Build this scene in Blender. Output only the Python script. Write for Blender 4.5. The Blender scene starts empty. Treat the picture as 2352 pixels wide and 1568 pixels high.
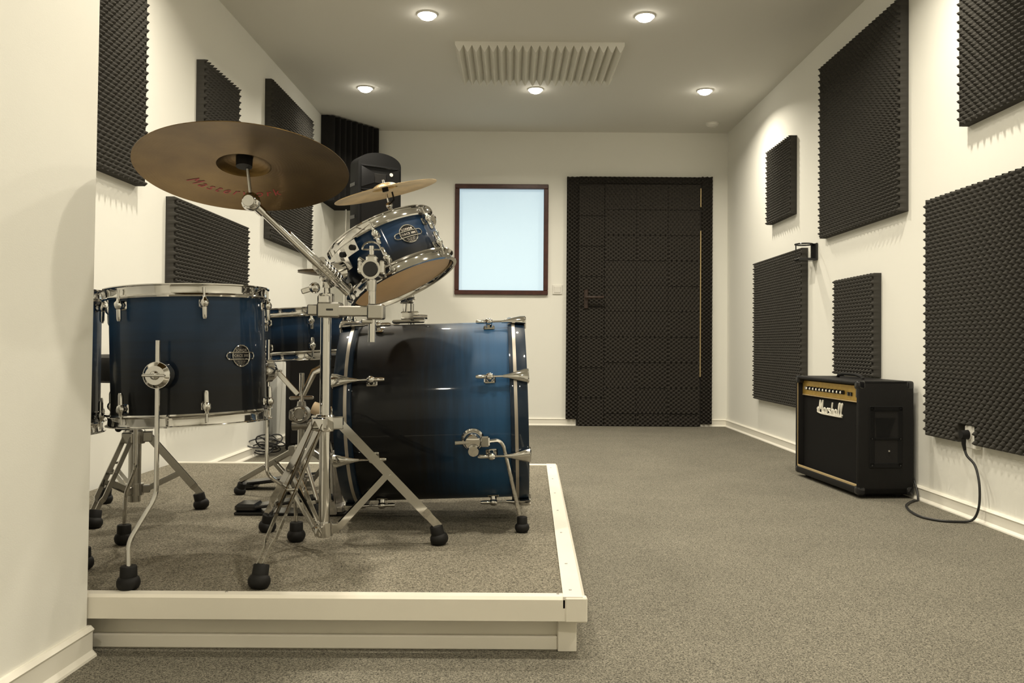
import bpy, bmesh, math, random
from mathutils import Vector, Matrix, Euler
random.seed(7)
S = bpy.context.scene
COL = S.collection
PI = math.pi

# ------------------------------------------------------------------ camera
cam_d = bpy.data.cameras.new('camera')
cam_d.sensor_width = 36.0
cam_d.lens = 36.0 * 1900 / 2352
cam_d.shift_y = -14.8 / 2352
cam_d.clip_start = 0.02
cam = bpy.data.objects.new('camera', cam_d)
COL.objects.link(cam)
cam.location = (0, 0, .68)
cam.rotation_euler = (Matrix.Rotation(-.0026, 3, 'Z') @ Matrix.Rotation(PI/2 + .012, 3, 'X') @ Matrix.Rotation(.007, 3, 'Z')).to_euler()
S.camera = cam

# ------------------------------------------------------------------ world, exposure
w = bpy.data.worlds.new('world'); S.world = w; w.use_nodes = True
w.node_tree.nodes['Background'].inputs[0].default_value = (1, .9, .75, 1)
w.node_tree.nodes['Background'].inputs[1].default_value = .02
S.view_settings.view_transform = 'Standard'
S.view_settings.look = 'None'
S.view_settings.gamma = 1
S.view_settings.use_curve_mapping = False
S.view_settings.exposure = 0.0
LAMP_W = 14.2
LAMP_COL = (1.0, .915, .755)

# ------------------------------------------------------------------ materials
def new_mat(name):
    m = bpy.data.materials.new(name); m.use_nodes = True
    nt = m.node_tree
    return m, nt, nt.nodes['Principled BSDF']

def pmat(name, col, rough=.5, metal=0.0, coat=0.0, spec=.5, noise=0.0, nscale=20.0, bump=0.0, bscale=200.0, emit=None, estr=0.0):
    m, nt, b = new_mat(name)
    b.inputs['Base Color'].default_value = (*col, 1)
    b.inputs['Roughness'].default_value = rough
    b.inputs['Metallic'].default_value = metal
    b.inputs['Coat Weight'].default_value = coat
    b.inputs['Coat Roughness'].default_value = .04
    b.inputs['Specular IOR Level'].default_value = spec
    tc = nt.nodes.new('ShaderNodeTexCoord')
    if noise:
        n = nt.nodes.new('ShaderNodeTexNoise'); n.inputs['Scale'].default_value = nscale; n.inputs['Detail'].default_value = 4
        nt.links.new(tc.outputs['Object'], n.inputs['Vector'])
        r = nt.nodes.new('ShaderNodeValToRGB')
        r.color_ramp.elements[0].color = (*[c*(1-noise) for c in col], 1); r.color_ramp.elements[0].position = .3
        r.color_ramp.elements[1].color = (*[min(1, c*(1+noise)) for c in col], 1); r.color_ramp.elements[1].position = .7
        nt.links.new(n.outputs['Fac'], r.inputs['Fac']); nt.links.new(r.outputs['Color'], b.inputs['Base Color'])
    if bump:
        n2 = nt.nodes.new('ShaderNodeTexNoise'); n2.inputs['Scale'].default_value = bscale; n2.inputs['Detail'].default_value = 3
        nt.links.new(tc.outputs['Object'], n2.inputs['Vector'])
        bp = nt.nodes.new('ShaderNodeBump'); bp.inputs['Strength'].default_value = bump; bp.inputs['Distance'].default_value = .003
        nt.links.new(n2.outputs['Fac'], bp.inputs['Height']); nt.links.new(bp.outputs['Normal'], b.inputs['Normal'])
    if emit:
        b.inputs['Emission Color'].default_value = (*emit, 1); b.inputs['Emission Strength'].default_value = estr
    return m

def carpet_mat(name, dark, light, scale):
    """cut pile: every tuft a little cell of its own tone, over a slow drift of wear"""
    m, nt, b = new_mat(name); L = nt.links.new
    tc = nt.nodes.new('ShaderNodeTexCoord')
    vo = nt.nodes.new('ShaderNodeTexVoronoi'); vo.inputs['Scale'].default_value = scale; vo.inputs['Randomness'].default_value = 1
    wn = nt.nodes.new('ShaderNodeTexNoise'); wn.inputs['Scale'].default_value = scale*.45; wn.inputs['Detail'].default_value = 4
    n3 = nt.nodes.new('ShaderNodeTexNoise'); n3.inputs['Scale'].default_value = 3.0; n3.inputs['Detail'].default_value = 3
    for n in (vo, wn, n3): L(tc.outputs['Object'], n.inputs['Vector'])
    sp = nt.nodes.new('ShaderNodeSeparateColor'); L(vo.outputs['Color'], sp.inputs[0])
    av = nt.nodes.new('ShaderNodeMix'); av.data_type = 'FLOAT'; av.inputs['Factor'].default_value = .5
    L(sp.outputs[0], av.inputs['A']); L(wn.outputs['Fac'], av.inputs['B'])
    r = nt.nodes.new('ShaderNodeValToRGB')
    r.color_ramp.elements[0].position = .22; r.color_ramp.elements[0].color = (*dark, 1)
    r.color_ramp.elements[1].position = .78; r.color_ramp.elements[1].color = (*light, 1)
    L(av.outputs['Result'], r.inputs['Fac'])
    r2 = nt.nodes.new('ShaderNodeValToRGB')
    r2.color_ramp.elements[0].position = .35; r2.color_ramp.elements[0].color = (.74, .74, .74, 1)
    r2.color_ramp.elements[1].position = .65; r2.color_ramp.elements[1].color = (1, 1, 1, 1)
    L(n3.outputs['Fac'], r2.inputs['Fac'])
    mx = nt.nodes.new('ShaderNodeMix'); mx.data_type = 'RGBA'; mx.blend_type = 'MULTIPLY'; mx.inputs['Factor'].default_value = .4
    L(r.outputs['Color'], mx.inputs['A']); L(r2.outputs['Color'], mx.inputs['B'])
    bp = nt.nodes.new('ShaderNodeBump'); bp.inputs['Strength'].default_value = .5; bp.inputs['Distance'].default_value = .003
    L(sp.outputs[1], bp.inputs['Height'])
    L(mx.outputs['Result'], b.inputs['Base Color']); L(bp.outputs['Normal'], b.inputs['Normal'])
    b.inputs['Roughness'].default_value = .95; b.inputs['Specular IOR Level'].default_value = .1
    return m

def lacquer(name, axis, lo, hi, c_lo, c_hi, grain_axis):
    """glossy burst finish: stain fades along the drum's own axis"""
    m, nt, b = new_mat(name); L = nt.links.new
    tc = nt.nodes.new('ShaderNodeTexCoord')
    sx = nt.nodes.new('ShaderNodeSeparateXYZ'); L(tc.outputs['Object'], sx.inputs[0])
    mr = nt.nodes.new('ShaderNodeMapRange'); mr.inputs['From Min'].default_value = lo; mr.inputs['From Max'].default_value = hi
    L(sx.outputs[axis], mr.inputs['Value'])
    n = nt.nodes.new('ShaderNodeTexNoise'); n.inputs['Scale'].default_value = 1.0; n.inputs['Detail'].default_value = 6
    mp = nt.nodes.new('ShaderNodeMapping'); mp.inputs['Scale'].default_value = grain_axis
    L(tc.outputs['Object'], mp.inputs['Vector']); L(mp.outputs['Vector'], n.inputs['Vector'])
    ad = nt.nodes.new('ShaderNodeMath'); ad.operation = 'MULTIPLY_ADD'; ad.inputs[1].default_value = .34; ad.inputs[2].default_value = -.17
    L(n.outputs['Fac'], ad.inputs[0])
    sm = nt.nodes.new('ShaderNodeMath'); sm.operation = 'ADD'; L(mr.outputs['Result'], sm.inputs[0]); L(ad.outputs[0], sm.inputs[1])
    r = nt.nodes.new('ShaderNodeValToRGB'); r.color_ramp.interpolation = 'EASE'
    r.color_ramp.elements[0].color = (*c_lo, 1); r.color_ramp.elements[1].color = (*c_hi, 1)
    L(sm.outputs[0], r.inputs['Fac']); L(r.outputs['Color'], b.inputs['Base Color'])
    b.inputs['Roughness'].default_value = .45; b.inputs['Specular IOR Level'].default_value = .15; b.inputs['Coat Weight'].default_value = .32; b.inputs['Coat Roughness'].default_value = .04
    return m

def bronze_mat(name, col, rough):
    m, nt, b = new_mat(name); L = nt.links.new
    tc = nt.nodes.new('ShaderNodeTexCoord')
    n = nt.nodes.new('ShaderNodeTexNoise'); n.inputs['Scale'].default_value = 9; n.inputs['Detail'].default_value = 6
    L(tc.outputs['Object'], n.inputs['Vector'])
    wv = nt.nodes.new('ShaderNodeTexWave'); wv.wave_type = 'RINGS'; wv.rings_direction = 'Z'; wv.inputs['Scale'].default_value = 42; wv.inputs['Distortion'].default_value = 4.0
    L(tc.outputs['Object'], wv.inputs['Vector'])
    r = nt.nodes.new('ShaderNodeValToRGB')
    r.color_ramp.elements[0].position = .3; r.color_ramp.elements[0].color = (col[0]*.55, col[1]*.5, col[2]*.42, 1)
    r.color_ramp.elements[1].position = .72; r.color_ramp.elements[1].color = (*col, 1)
    L(n.outputs['Fac'], r.inputs['Fac']); L(r.outputs['Color'], b.inputs['Base Color'])
    bp = nt.nodes.new('ShaderNodeBump'); bp.inputs['Strength'].default_value = .05; bp.inputs['Distance'].default_value = .001
    L(wv.outputs['Fac'], bp.inputs['Height']); L(bp.outputs['Normal'], b.inputs['Normal'])
    b.inputs['Metallic'].default_value = .9; b.inputs['Roughness'].default_value = rough
    return m

M = {}
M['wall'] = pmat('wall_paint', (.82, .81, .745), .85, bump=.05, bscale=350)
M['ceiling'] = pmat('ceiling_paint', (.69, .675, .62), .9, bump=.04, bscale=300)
M['trim'] = pmat('white_trim', (.82, .79, .70), .45)
M['plat_white'] = pmat('platform_white_paint', (.80, .76, .66), .4, noise=.03, nscale=6)
M['carpet'] = carpet_mat('grey_carpet', (.048, .045, .037), (.315, .292, .232), 470)
M['carpet_p'] = carpet_mat('platform_carpet', (.054, .049, .038), (.365, .332, .258), 430)
M['foam'] = pmat('charcoal_foam', (.056, .053, .047), .95, spec=.15, bump=.3, bscale=500)
M['foam_door'] = pmat('dark_foam', (.040, .036, .031), .95, spec=.1, bump=.3, bscale=500)
M['foam_black'] = pmat('black_foam', (.022, .021, .02), .95, spec=.1, bump=.3, bscale=400)
M['foam_white'] = pmat('white_foam', (.74, .72, .65), .9, spec=.1, bump=.2, bscale=400)
M['chrome'] = pmat('chrome', (.64, .63, .61), .07, 1.0)
M['satin'] = pmat('satin_chrome', (.46, .445, .41), .24, 1.0)
M['steel'] = pmat('worn_steel', (.45, .43, .40), .33, 1.0, noise=.2, nscale=60)
M['rubber'] = pmat('black_rubber', (.009, .0085, .008), .6, spec=.25)
M['plastic'] = pmat('black_plastic', (.005, .005, .005), .6, spec=.2, bump=.15, bscale=700)
M['gloss_black'] = pmat('gloss_black', (.012, .012, .013), .15)
M['vinyl'] = pmat('black_vinyl', (.008, .0075, .007), .5, spec=.22, bump=.5, bscale=900)
M['grille'] = pmat('grille_cloth', (.009, .0085, .008), .85, spec=.15, bump=.5, bscale=1200)
M['gold'] = pmat('gold_panel', (.52, .34, .075), .38, .55, noise=.12, nscale=40)
M['goldtrim'] = pmat('gold_trim', (.55, .42, .22), .4, .4)
M['white'] = pmat('white_plastic', (.78, .76, .70), .4)
M['logo'] = pmat('logo_white', (.85, .82, .72), .35)
M['red'] = pmat('red_ink', (.36, .012, .015), .5)
M['head'] = pmat('tan_drumhead', (.86, .58, .31), .45, noise=.06, nscale=8)
M['head_white'] = pmat('white_drumhead', (.75, .73, .68), .5)
M['wood'] = pmat('mahogany_frame', (.055, .016, .011), .35, noise=.25, nscale=30)
M['handlewood'] = pmat('dark_handle', (.03, .016, .01), .4)
M['cable'] = pmat('black_cable', (.012, .012, .012), .5)
M['beater'] = pmat('felt_beater', (.65, .50, .33), .9)
M['pane'] = pmat('frosted_pane', (.45, .55, .6), .25, emit=(.55, .73, .83), estr=.70)
M['lamp'] = pmat('lamp_lens', (1, .95, .85), .4, emit=(1, .93, .8), estr=30)
BLK = (.0035, .004, .005); BLU = (.018, .062, .15)
M['lac_bass'] = lacquer('blue_burst_bass', 2, -.06, .25, BLK, (.020, .078, .175), (5, 5, 75))
M['lac_tom'] = lacquer('blue_burst_tom', 2, -.06, .07, BLK, BLU, (5, 5, 70))
M['lac_floor'] = lacquer('blue_burst_floor_tom', 2, .05, .33, BLK, (.012, .040, .092), (4, 4, 70))
M['lac_snare'] = lacquer('blue_burst_snare', 2, .02, .16, BLK, (.013, .045, .105), (4, 4, 70))
M['hoop_dark'] = pmat('blue_black_hoop', (.005, .015, .032), .4, coat=.45, spec=.15)
M['inlay'] = pmat('silver_inlay', (.45, .41, .35), .35, .7)
M['bronze'] = bronze_mat('dark_bronze', (.158, .100, .034), .33)
M['bronze2'] = bronze_mat('light_bronze', (.80, .60, .33), .36)

# ------------------------------------------------------------------ mesh builder
def frame_z(d):
    d = Vector(d).normalized()
    return d.to_track_quat('Z', 'Y').to_matrix().to_4x4()

class B:
    def __init__(s): s.bm = bmesh.new()
    def box(s, c, size, rot=None, bev=0.0, seg=1):
        t = bmesh.new()
        bmesh.ops.create_cube(t, size=1)
        for v in t.verts: v.co = Vector((v.co.x*size[0], v.co.y*size[1], v.co.z*size[2]))
        if bev: bmesh.ops.bevel(t, geom=list(t.edges), offset=bev, segments=seg, profile=.5, affect='EDGES')
        mt = Matrix.Translation(c)
        if rot is not None: mt = mt @ rot.to_4x4()
        s._join(t, mt); return s
    def _join(s, t, mt):
        vs = [s.bm.verts.new(mt @ v.co) for v in t.verts]
        t.verts.index_update()
        for f in t.faces:
            try: s.bm.faces.new([vs[v.index] for v in f.verts])
            except ValueError: pass
        t.free()
    def bar(s, p0, p1, w, t, side, bev=0.0):
        """flat bar from p0 to p1, width w in the plane across 'side', thickness t along 'side'"""
        p0, p1 = Vector(p0), Vector(p1); z = (p1-p0); L = z.length; z.normalize()
        x = Vector(side); x = (x - z*x.dot(z)).normalized(); y = z.cross(x)
        m = Matrix((x, y, z)).transposed()
        return s.box((p0+p1)/2, (t, w, L), m, bev)
    def cyl(s, p0, p1, r0, r1=None, n=16, cap=True):
        p0, p1 = Vector(p0), Vector(p1)
        if r1 is None: r1 = r0
        m = Matrix.Translation(p0) @ frame_z(p1-p0)
        return s.lathe([(0, 0), (r0, 0), (r1, (p1-p0).length), (0, (p1-p0).length)] if cap else [(r0, 0), (r1, (p1-p0).length)], n, m)
    def lathe(s, prof, n=32, m=None, close=False):
        m = m or Matrix.Identity(4); rings = []
        for r, z in prof:
            if r < 1e-6: rings.append([s.bm.verts.new(m @ Vector((0, 0, z)))])
            else: rings.append([s.bm.verts.new(m @ Vector((r*math.cos(2*PI*k/n), r*math.sin(2*PI*k/n), z))) for k in range(n)])
        pairs = list(zip(rings, rings[1:]))
        if close: pairs.append((rings[-1], rings[0]))
        for a, b in pairs:
            for k in range(n):
                j = (k+1) % n
                if len(a) == 1 and len(b) == 1: continue
                if len(a) == 1: f = (a[0], b[j], b[k])
                elif len(b) == 1: f = (a[k], a[j], b[0])
                else: f = (a[k], a[j], b[j], b[k])
                s.bm.faces.new(f)
        return s
    def tube(s, pts, r, n=10, closed=False):
        pts = [Vector(p) for p in pts]; N = len(pts); rings = []
        up = None
        for i, p in enumerate(pts):
            if closed: t = pts[(i+1) % N] - pts[i-1]
            else: t = pts[min(i+1, N-1)] - pts[max(i-1, 0)]
            t.normalize()
            if up is None:
                up = Vector((0, 0, 1)) if abs(t.z) < .9 else Vector((1, 0, 0))
            x = (up - t*up.dot(t)).normalized(); y = t.cross(x); up = x
            rr = r[i] if isinstance(r, (list, tuple)) else r
            rings.append([s.bm.verts.new(p + rr*(math.cos(2*PI*k/n)*x + math.sin(2*PI*k/n)*y)) for k in range(n)])
        for i in range(N if closed else N-1):
            a, b = rings[i], rings[(i+1) % N]
            for k in range(n): s.bm.faces.new((a[k], a[(k+1) % n], b[(k+1) % n], b[k]))
        if not closed:
            s.bm.faces.new(rings[0][::-1]); s.bm.faces.new(rings[-1])
        return s
    def ball(s, c, r, n=16, sc=(1, 1, 1), rot=None):
        k = 9; pr = [(r*math.sin(PI*i/k), -r*math.cos(PI*i/k)) for i in range(k+1)]
        pr[0] = (0, -r); pr[-1] = (0, r)
        m = Matrix.Translation(c)
        if rot is not None: m = m @ rot.to_4x4()
        return s.lathe(pr, n, m @ Matrix.Diagonal((*sc, 1)))
    def torus(s, c, R, r, axis=(0, 0, 1), n=32, k=8):
        m = Matrix.Translation(c) @ frame_z(axis)
        return s.lathe([(R + r*math.cos(2*PI*i/k), r*math.sin(2*PI*i/k)) for i in range(k)], n, m, close=True)
    def poly(s, pts, d):
        """extrude a polygon (3d points) along vector d"""
        a = [s.bm.verts.new(Vector(p)) for p in pts]; b = [s.bm.verts.new(Vector(p)+Vector(d)) for p in pts]
        n = len(a)
        s.bm.faces.new(a); s.bm.faces.new(b[::-1])
        for i in range(n): s.bm.faces.new((a[i], b[i], b[(i+1) % n], a[(i+1) % n]))
        return s
    def add_mesh(s, me, fn):
        vs = [s.bm.verts.new(fn(v.co)) for v in me.vertices]
        for p in me.polygons:
            try: s.bm.faces.new([vs[i] for i in p.vertices])
            except ValueError: pass
        return s
    def mesh(s, name, smooth=True, angle=35):
        bmesh.ops.recalc_face_normals(s.bm, faces=list(s.bm.faces))
        me = bpy.data.meshes.new(name); s.bm.to_mesh(me); s.bm.free()
        if smooth:
            me.polygons.foreach_set('use_smooth', [True]*len(me.polygons))
            me.set_sharp_from_angle(angle=math.radians(angle))
        return me
    def build(s, name, mat, parent=None, smooth=True, angle=35):
        return link(name, s.mesh(name, smooth, angle), mat, parent)

def link(name, me, mat, parent=None, m=None):
    o = bpy.data.objects.new(name, me); COL.objects.link(o)
    if mat is not None and not me.materials: me.materials.append(M[mat])
    if parent is not None: o.parent = parent
    if m is not None: o.matrix_local = m
    return o
def tag(o, label=None, cat=None, group=None, kind=None):
    if label: o['label'] = label
    if cat: o['category'] = cat
    if group: o['group'] = group
    if kind: o['kind'] = kind
    return o
def thing(name, label, cat, loc=(0, 0, 0), rot=None, group=None):
    o = bpy.data.objects.new(name, None); COL.objects.link(o)
    o.empty_display_size = .05
    o.matrix_world = Matrix.Translation(loc) @ (rot.to_4x4() if rot is not None else Matrix.Identity(4))
    return tag(o, label, cat, group)
def struct(o): o['kind'] = 'structure'; return o
def rotz(a): return Matrix.Rotation(a, 3, 'Z')

def text_mesh(txt, size, extrude=0.0, shear=0.0, spacing=1.0, align='CENTER'):
    c = bpy.data.curves.new('txt', 'FONT'); c.body = txt; c.size = size; c.extrude = extrude; c.shear = shear
    c.space_character = spacing; c.align_x = align; c.align_y = 'CENTER'; c.resolution_u = 3
    o = bpy.data.objects.new('txt', c); COL.objects.link(o)
    bpy.context.view_layer.update()
    dg = bpy.context.evaluated_depsgraph_get()
    me = bpy.data.meshes.new_from_object(o.evaluated_get(dg))
    bpy.data.objects.remove(o); bpy.data.curves.remove(c)
    return me

# ================================================================== THE ROOM
H = 2.5; YB = 7.04; XR = 1.85; YN = -1.9; XN = -.912; YC = 1.800
def xl(y): return -1.545 + .02*(y-5)
T = .12
struct(B().box(((XR-1.7)/2+.05, (YB+YN)/2, -.05), (XR+1.7+.4, YB-YN+.4, .1)).build('floor', 'carpet', smooth=False))
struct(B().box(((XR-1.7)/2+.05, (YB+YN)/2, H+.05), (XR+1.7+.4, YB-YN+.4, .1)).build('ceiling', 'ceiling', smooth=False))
struct(B().box((XR+T/2, (YB+YN)/2, H/2), (T, YB-YN+.2, H)).build('wall_right', 'wall', smooth=False))
# back wall with the window opening
WX0, WX1, WZ0, WZ1 = -.475, .320, 1.106, 2.047
b = B()
for x0, x1, z0, z1 in ((-1.75, WX0+.03, 0, H), (WX1-.03, XR, 0, H), (WX0+.03, WX1-.03, 0, WZ0+.03), (WX0+.03, WX1-.03, WZ1-.03, H)):
    b.box(((x0+x1)/2, YB+T/2, (z0+z1)/2), (x1-x0, T, z1-z0))
struct(b.build('wall_back', 'wall', smooth=False))
struct(B().poly([(xl(YC), YC, 0), (xl(YB), YB, 0), (xl(YB)-T, YB, 0), (xl(YC)-T, YC, 0)], (0, 0, H)).build('wall_left', 'wall', smooth=False))
struct(B().poly([(XN, YC, 0), (XN-.8, YC, 0), (XN-.8-.17, YN, 0), (XN-.17, YN, 0)], (.02, 0, H)).build('wall_near', 'wall', smooth=False))
struct(B().box(((XR-1.2)/2, YN-.06, H/2), (XR+1.4, .12, H)).build('wall_front', 'wall', smooth=False))

def baseboard(name, p0, p1, nrm, h=.062, ext=0.0):
    """skirting with a lipped top and a flared toe"""
    p0, p1, n = Vector(p0), Vector(p1), Vector(nrm).normalized()
    prof = [(0, 0), (.022, 0), (.021, .005), (.012, .014), (.012, h-.014), (.016, h-.008), (.008, h), (0, h)]
    a = [p0 + n*d + Vector((0, 0, z)) for d, z in prof]
    bb = B().poly(a, p1-p0)
    return struct(bb.build(name, 'trim', smooth=False))
baseboard('baseboard_right', (XR, YN, 0), (XR, YB, 0), (-1, 0, 0))
baseboard('baseboard_back', (-1.5, YB, 0), (.562, YB, 0), (0, -1, 0))
baseboard('baseboard_back', (1.622, YB, 0), (XR, YB, 0), (0, -1, 0))
baseboard('baseboard_left', (xl(3.86), 3.86, 0), (xl(YB), YB, 0), (1, -.02, 0))
baseboard('baseboard_near', (XN-.17, YN, 0), (XN, YC+.005, 0), (1, -.045, 0), h=.066)

# window
wn = struct(thing('window_1', None, None, ((WX0+WX1)/2, YB, WZ0)))
ww, wh = WX1-WX0, WZ1-WZ0; fw = .038
def fr(x0, x1, z0, z1): return B().box(((x0+x1)/2, 0, (z0+z1)/2), (x1-x0, .05, z1-z0), bev=.004).build('frame_rail', 'wood', wn, smooth=False)
fr(-ww/2, ww/2, wh-fw, wh); fr(-ww/2, ww/2, 0, fw); fr(-ww/2, -ww/2+fw, fw, wh-fw); fr(ww/2-fw, ww/2, fw, wh-fw)
B().box((0, .03, wh/2), (ww-2*fw+.01, .008, wh-2*fw+.01)).build('pane', 'pane', wn, smooth=False)

# ================================================================== FOAM
def foam_grid(w_, h_, a, bb, base, peak, n=8, hole=None, sharp=.9, phase=0.0, zphase=0.0):
    """convoluted foam: backing slab plus staggered peaks; local X across, Z up, +Y out of the wall"""
    nx = max(2, round(w_/a*n)); nz = max(2, round(h_/bb*n)); vs = []; fs = []
    for j in range(nz+1):
        z = h_*j/nz
        for i in range(nx+1):
            x = w_*i/nx
            f = (math.cos(2*PI*(x/a+phase))*math.cos(2*PI*(z/bb+zphase))+1)/2
            vs.append((x, base + peak*f**sharp, z))
    W = nx+1
    def inhole(i, j): return hole is not None and hole((i+.5)*w_/nx, (j+.5)*h_/nz)
    keep = [[not inhole(i, j) for i in range(nx)] for j in range(nz)]
    for j in range(nz):
        for i in range(nx):
            if keep[j][i]: fs.append((j*W+i, j*W+W+i, j*W+W+i+1, j*W+i+1))
    # sides down to the wall
    back = {}
    def bk(k):
        if k not in back:
            back[k] = len(vs); vs.append((vs[k][0], 0.0, vs[k][2]))
        return back[k]
    g = lambda i, j: 0 <= i < nx and 0 <= j < nz and keep[j][i]
    for j in range(nz):
        for i in range(nx):
            if not keep[j][i]: continue
            c00, c10, c01, c11 = j*W+i, j*W+i+1, j*W+W+i, j*W+W+i+1
            if not g(i-1, j): fs.append((c00, bk(c00), bk(c01), c01))
            if not g(i+1, j): fs.append((c11, bk(c11), bk(c10), c10))
            if not g(i, j-1): fs.append((c10, bk(c10), bk(c00), c00))
            if not g(i, j+1): fs.append((c01, bk(c01), bk(c11), c11))
    me = bpy.data.meshes.new('foam'); me.from_pydata(vs, [], fs); me.update()
    me.polygons.foreach_set('use_smooth', [True]*len(me.polygons)); me.set_sharp_from_angle(angle=math.radians(65))
    return me
PA, PB = .040, 1/28
big = foam_grid(1.0, 1.0, PA, PB, .020, .036, phase=.25, zphase=.25)
half = foam_grid(.5, .51, PA, PB, .020, .036, phase=.25, zphase=.25)
G = 'charcoal egg-crate foam panels on the side walls'
def panel(me, side, y0, z0, w_, label):
    if side == 'R': m = Matrix.Translation((XR, y0, z0)) @ Matrix.Rotation(PI/2, 4, 'Z')
    else: m = Matrix.Translation((xl(y0+w_), y0+w_, z0)) @ Matrix.Rotation(-PI/2-.02, 4, 'Z')
    o = link('foam_panel', me, 'foam'); o.matrix_world = m
    return tag(o, label, 'foam panel', G)
panel(big, 'R', 3.835, 1.315, 1.0, 'large upper foam panel on the right wall above the wall bracket')
panel(half, 'R', 5.335, 1.540, .5, 'smallest square foam panel high on the right wall nearest the door')
panel(big, 'R', 5.13, .297, 1.0, 'large low foam panel on the right wall, left of the amplifier')
panel(foam_grid(.5, .520, PA, PB, .020, .036, phase=.25, zphase=.25), 'R', 4.115, .532, .5, 'narrow foam panel on the right wall directly behind the amplifier')
panel(foam_grid(1.0, .76, PA, PB, .020, .036, phase=.25, zphase=.25), 'R', 2.33, 1.575, 1.0, 'foam panel cut off by the upper right corner of the picture')
def notch(x, z): return .62 < x < .74 and z < .075
panel(foam_grid(1.0, 1.02, PA, PB, .020, .036, phase=.25, zphase=.25, hole=notch), 'R', 2.60, .302, 1.0, 'nearest large foam panel on the right wall, notched around the power socket')
panel(big, 'L', 2.47, 1.335, 1.0, 'large foam panel at upper left beside the near wall corner, above the floor tom')
panel(half, 'L', 4.09, 1.575, .5, 'smaller foam panel high on the left wall, partly behind the large tilted cymbal')
panel(big, 'L', 5.16, 1.335, 1.0, 'large foam panel high on the left wall next to the black corner foam')
panel(big, 'L', 3.76, .345, 1.0, 'lower foam panel on the left wall between large cymbal and floor tom')

# white wedge foam on the ceiling
cf = thing('wedge_foam_panel', 'white wedge-ribbed foam panel on the ceiling between the spotlights', 'foam panel', (.168, 5.27, H))
B().box((0, 0, -.01), (1.02, .65, .02)).build('backing', 'foam_white', cf, smooth=False)
wm = B().poly([(-.0255, -.325, -.02), (.0255, -.325, -.02), (.003, -.325, -.062), (-.003, -.325, -.062)], (0, .65, 0)).mesh('wedge', smooth=False)
for k in range(20): link('wedge', wm, 'foam_white', cf, Matrix.Translation((-.4845+.051*k, 0, 0)))

# black corner foam
ct = thing('corner_foam', 'black ribbed bass-trap foam filling the top back left corner', 'corner foam', (-1.5, YB, 1.815))
x0, y0 = xl(6.56)+1.5+.002, 6.56-YB; x1 = .362
B().poly([(xl(YB)+1.502, -.001, 0), (x0, y0, 0), (x0+.05, y0-.0, 0), (x1, -.055, 0), (x1, -.001, 0)], (0, 0, .683)).build('body', 'foam_black', ct, smooth=False)
pA, pB = Vector((x0+.05, y0, 0)), Vector((x1, -.055, 0)); dv = (pB-pA)/9; nv = Vector((dv.y, -dv.x, 0)).normalized()
rm = B().poly([Vector((0, 0, 0)), dv, dv*.62+nv*.05, dv*.38+nv*.05], (0, 0, .675)).mesh('rib', smooth=False)
for k in range(9): link('rib', rm, 'foam_black', ct, Matrix.Translation(pA+dv*k))

# ================================================================== DOOR
dr = struct(thing('door_1', None, None, (1.087, YB, 0)))
DX0, DX1 = .567-1.087, 1.607-1.087
B().box((.007, -.012, 1.03), (DX1-DX0+.012, .022, 2.052)).build('door_leaf', 'foam_door', dr, smooth=False)
def strip(x0, x1, z0, z1, ph):
    me = foam_grid(x1-x0, z1-z0, .040, .033, .016, .034, n=7, phase=ph, sharp=1.35)
    return link('foam_strip', me, 'foam_door', dr, Matrix.Translation((x1, -.002, z0)) @ Matrix.Rotation(PI, 4, 'Z'))
strip(.478-1.087, DX0+.012, .055, 2.112, .1)
strip(DX1+.014, 1.715-1.087, .02, 2.118, .3)
strip(DX0+.012, DX1+.014, 2.056, 2.115, .5)
DA, DB = .043, .034
tA = foam_grid(.2675, .2143, DA, DB, .008, .025, n=7, sharp=.55)
tB = foam_grid(.2675, .2143, DB, DA, .008, .025, n=7, sharp=.55, phase=.25)
tC = foam_grid(.216, .27, DA, DB*.93, .008, .025, n=7, sharp=.55)
cx = DX0+.013
for k in range(8):
    zz = 2.052-.004-.2565*k-.27 if k < 7 else None
    if zz is None or zz < .0: continue
    link('foam_tile', tC, 'foam_door', dr, Matrix.Translation((cx+.216, -.023-.0015*(k % 2), zz+.002)) @ Matrix.Rotation(PI, 4, 'Z') @ Matrix.Diagonal((1, 1, .945, 1)))
tL = foam_grid(.216, .235, DA, DB*.93, .008, .025, n=7, sharp=.55)
link('foam_tile', tL, 'foam_door', dr, Matrix.Translation((cx+.216, -.023, .004)) @ Matrix.Rotation(PI, 4, 'Z'))
for c in range(3):
    for k in range(9):
        zz = 2.048-.2153*(k+1)
        me = (tA, tB)[random.random() < .4]
        link('foam_tile', me, 'foam_door', dr, Matrix.Translation((cx+.22+.2685*c+.266, -.023-random.random()*.004, zz)) @ Matrix.Rotation(PI, 4, 'Z'))
    tS = foam_grid(.266, 2.048-.2153*9-.004-.003, DA, DB, .008, .025, n=7, sharp=.55, phase=.2*c)
    link('foam_tile', tS, 'foam_door', dr, Matrix.Translation((cx+.22+.2685*c+.266, -.023, .004)) @ Matrix.Rotation(PI, 4, 'Z'))
for z0, z1 in ((1.86, 2.02), (.42, 1.66)):
    B().box((DX1+.006, -.035, (z0+z1)/2), (.010, .012, z1-z0), bev=.002).build('hinge_strip', 'goldtrim', dr, smooth=False)
hd = B(); hd.box((-.445, -.055, 1.07), (.035, .02, .16), bev=.006); hd.tube([(-.445, -.05, 1.085), (-.445, -.095, 1.085), (-.43, -.105, 1.085), (-.30, -.105, 1.085)], .011, 10)
hd.build('door_handle', 'handlewood', dr)

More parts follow.
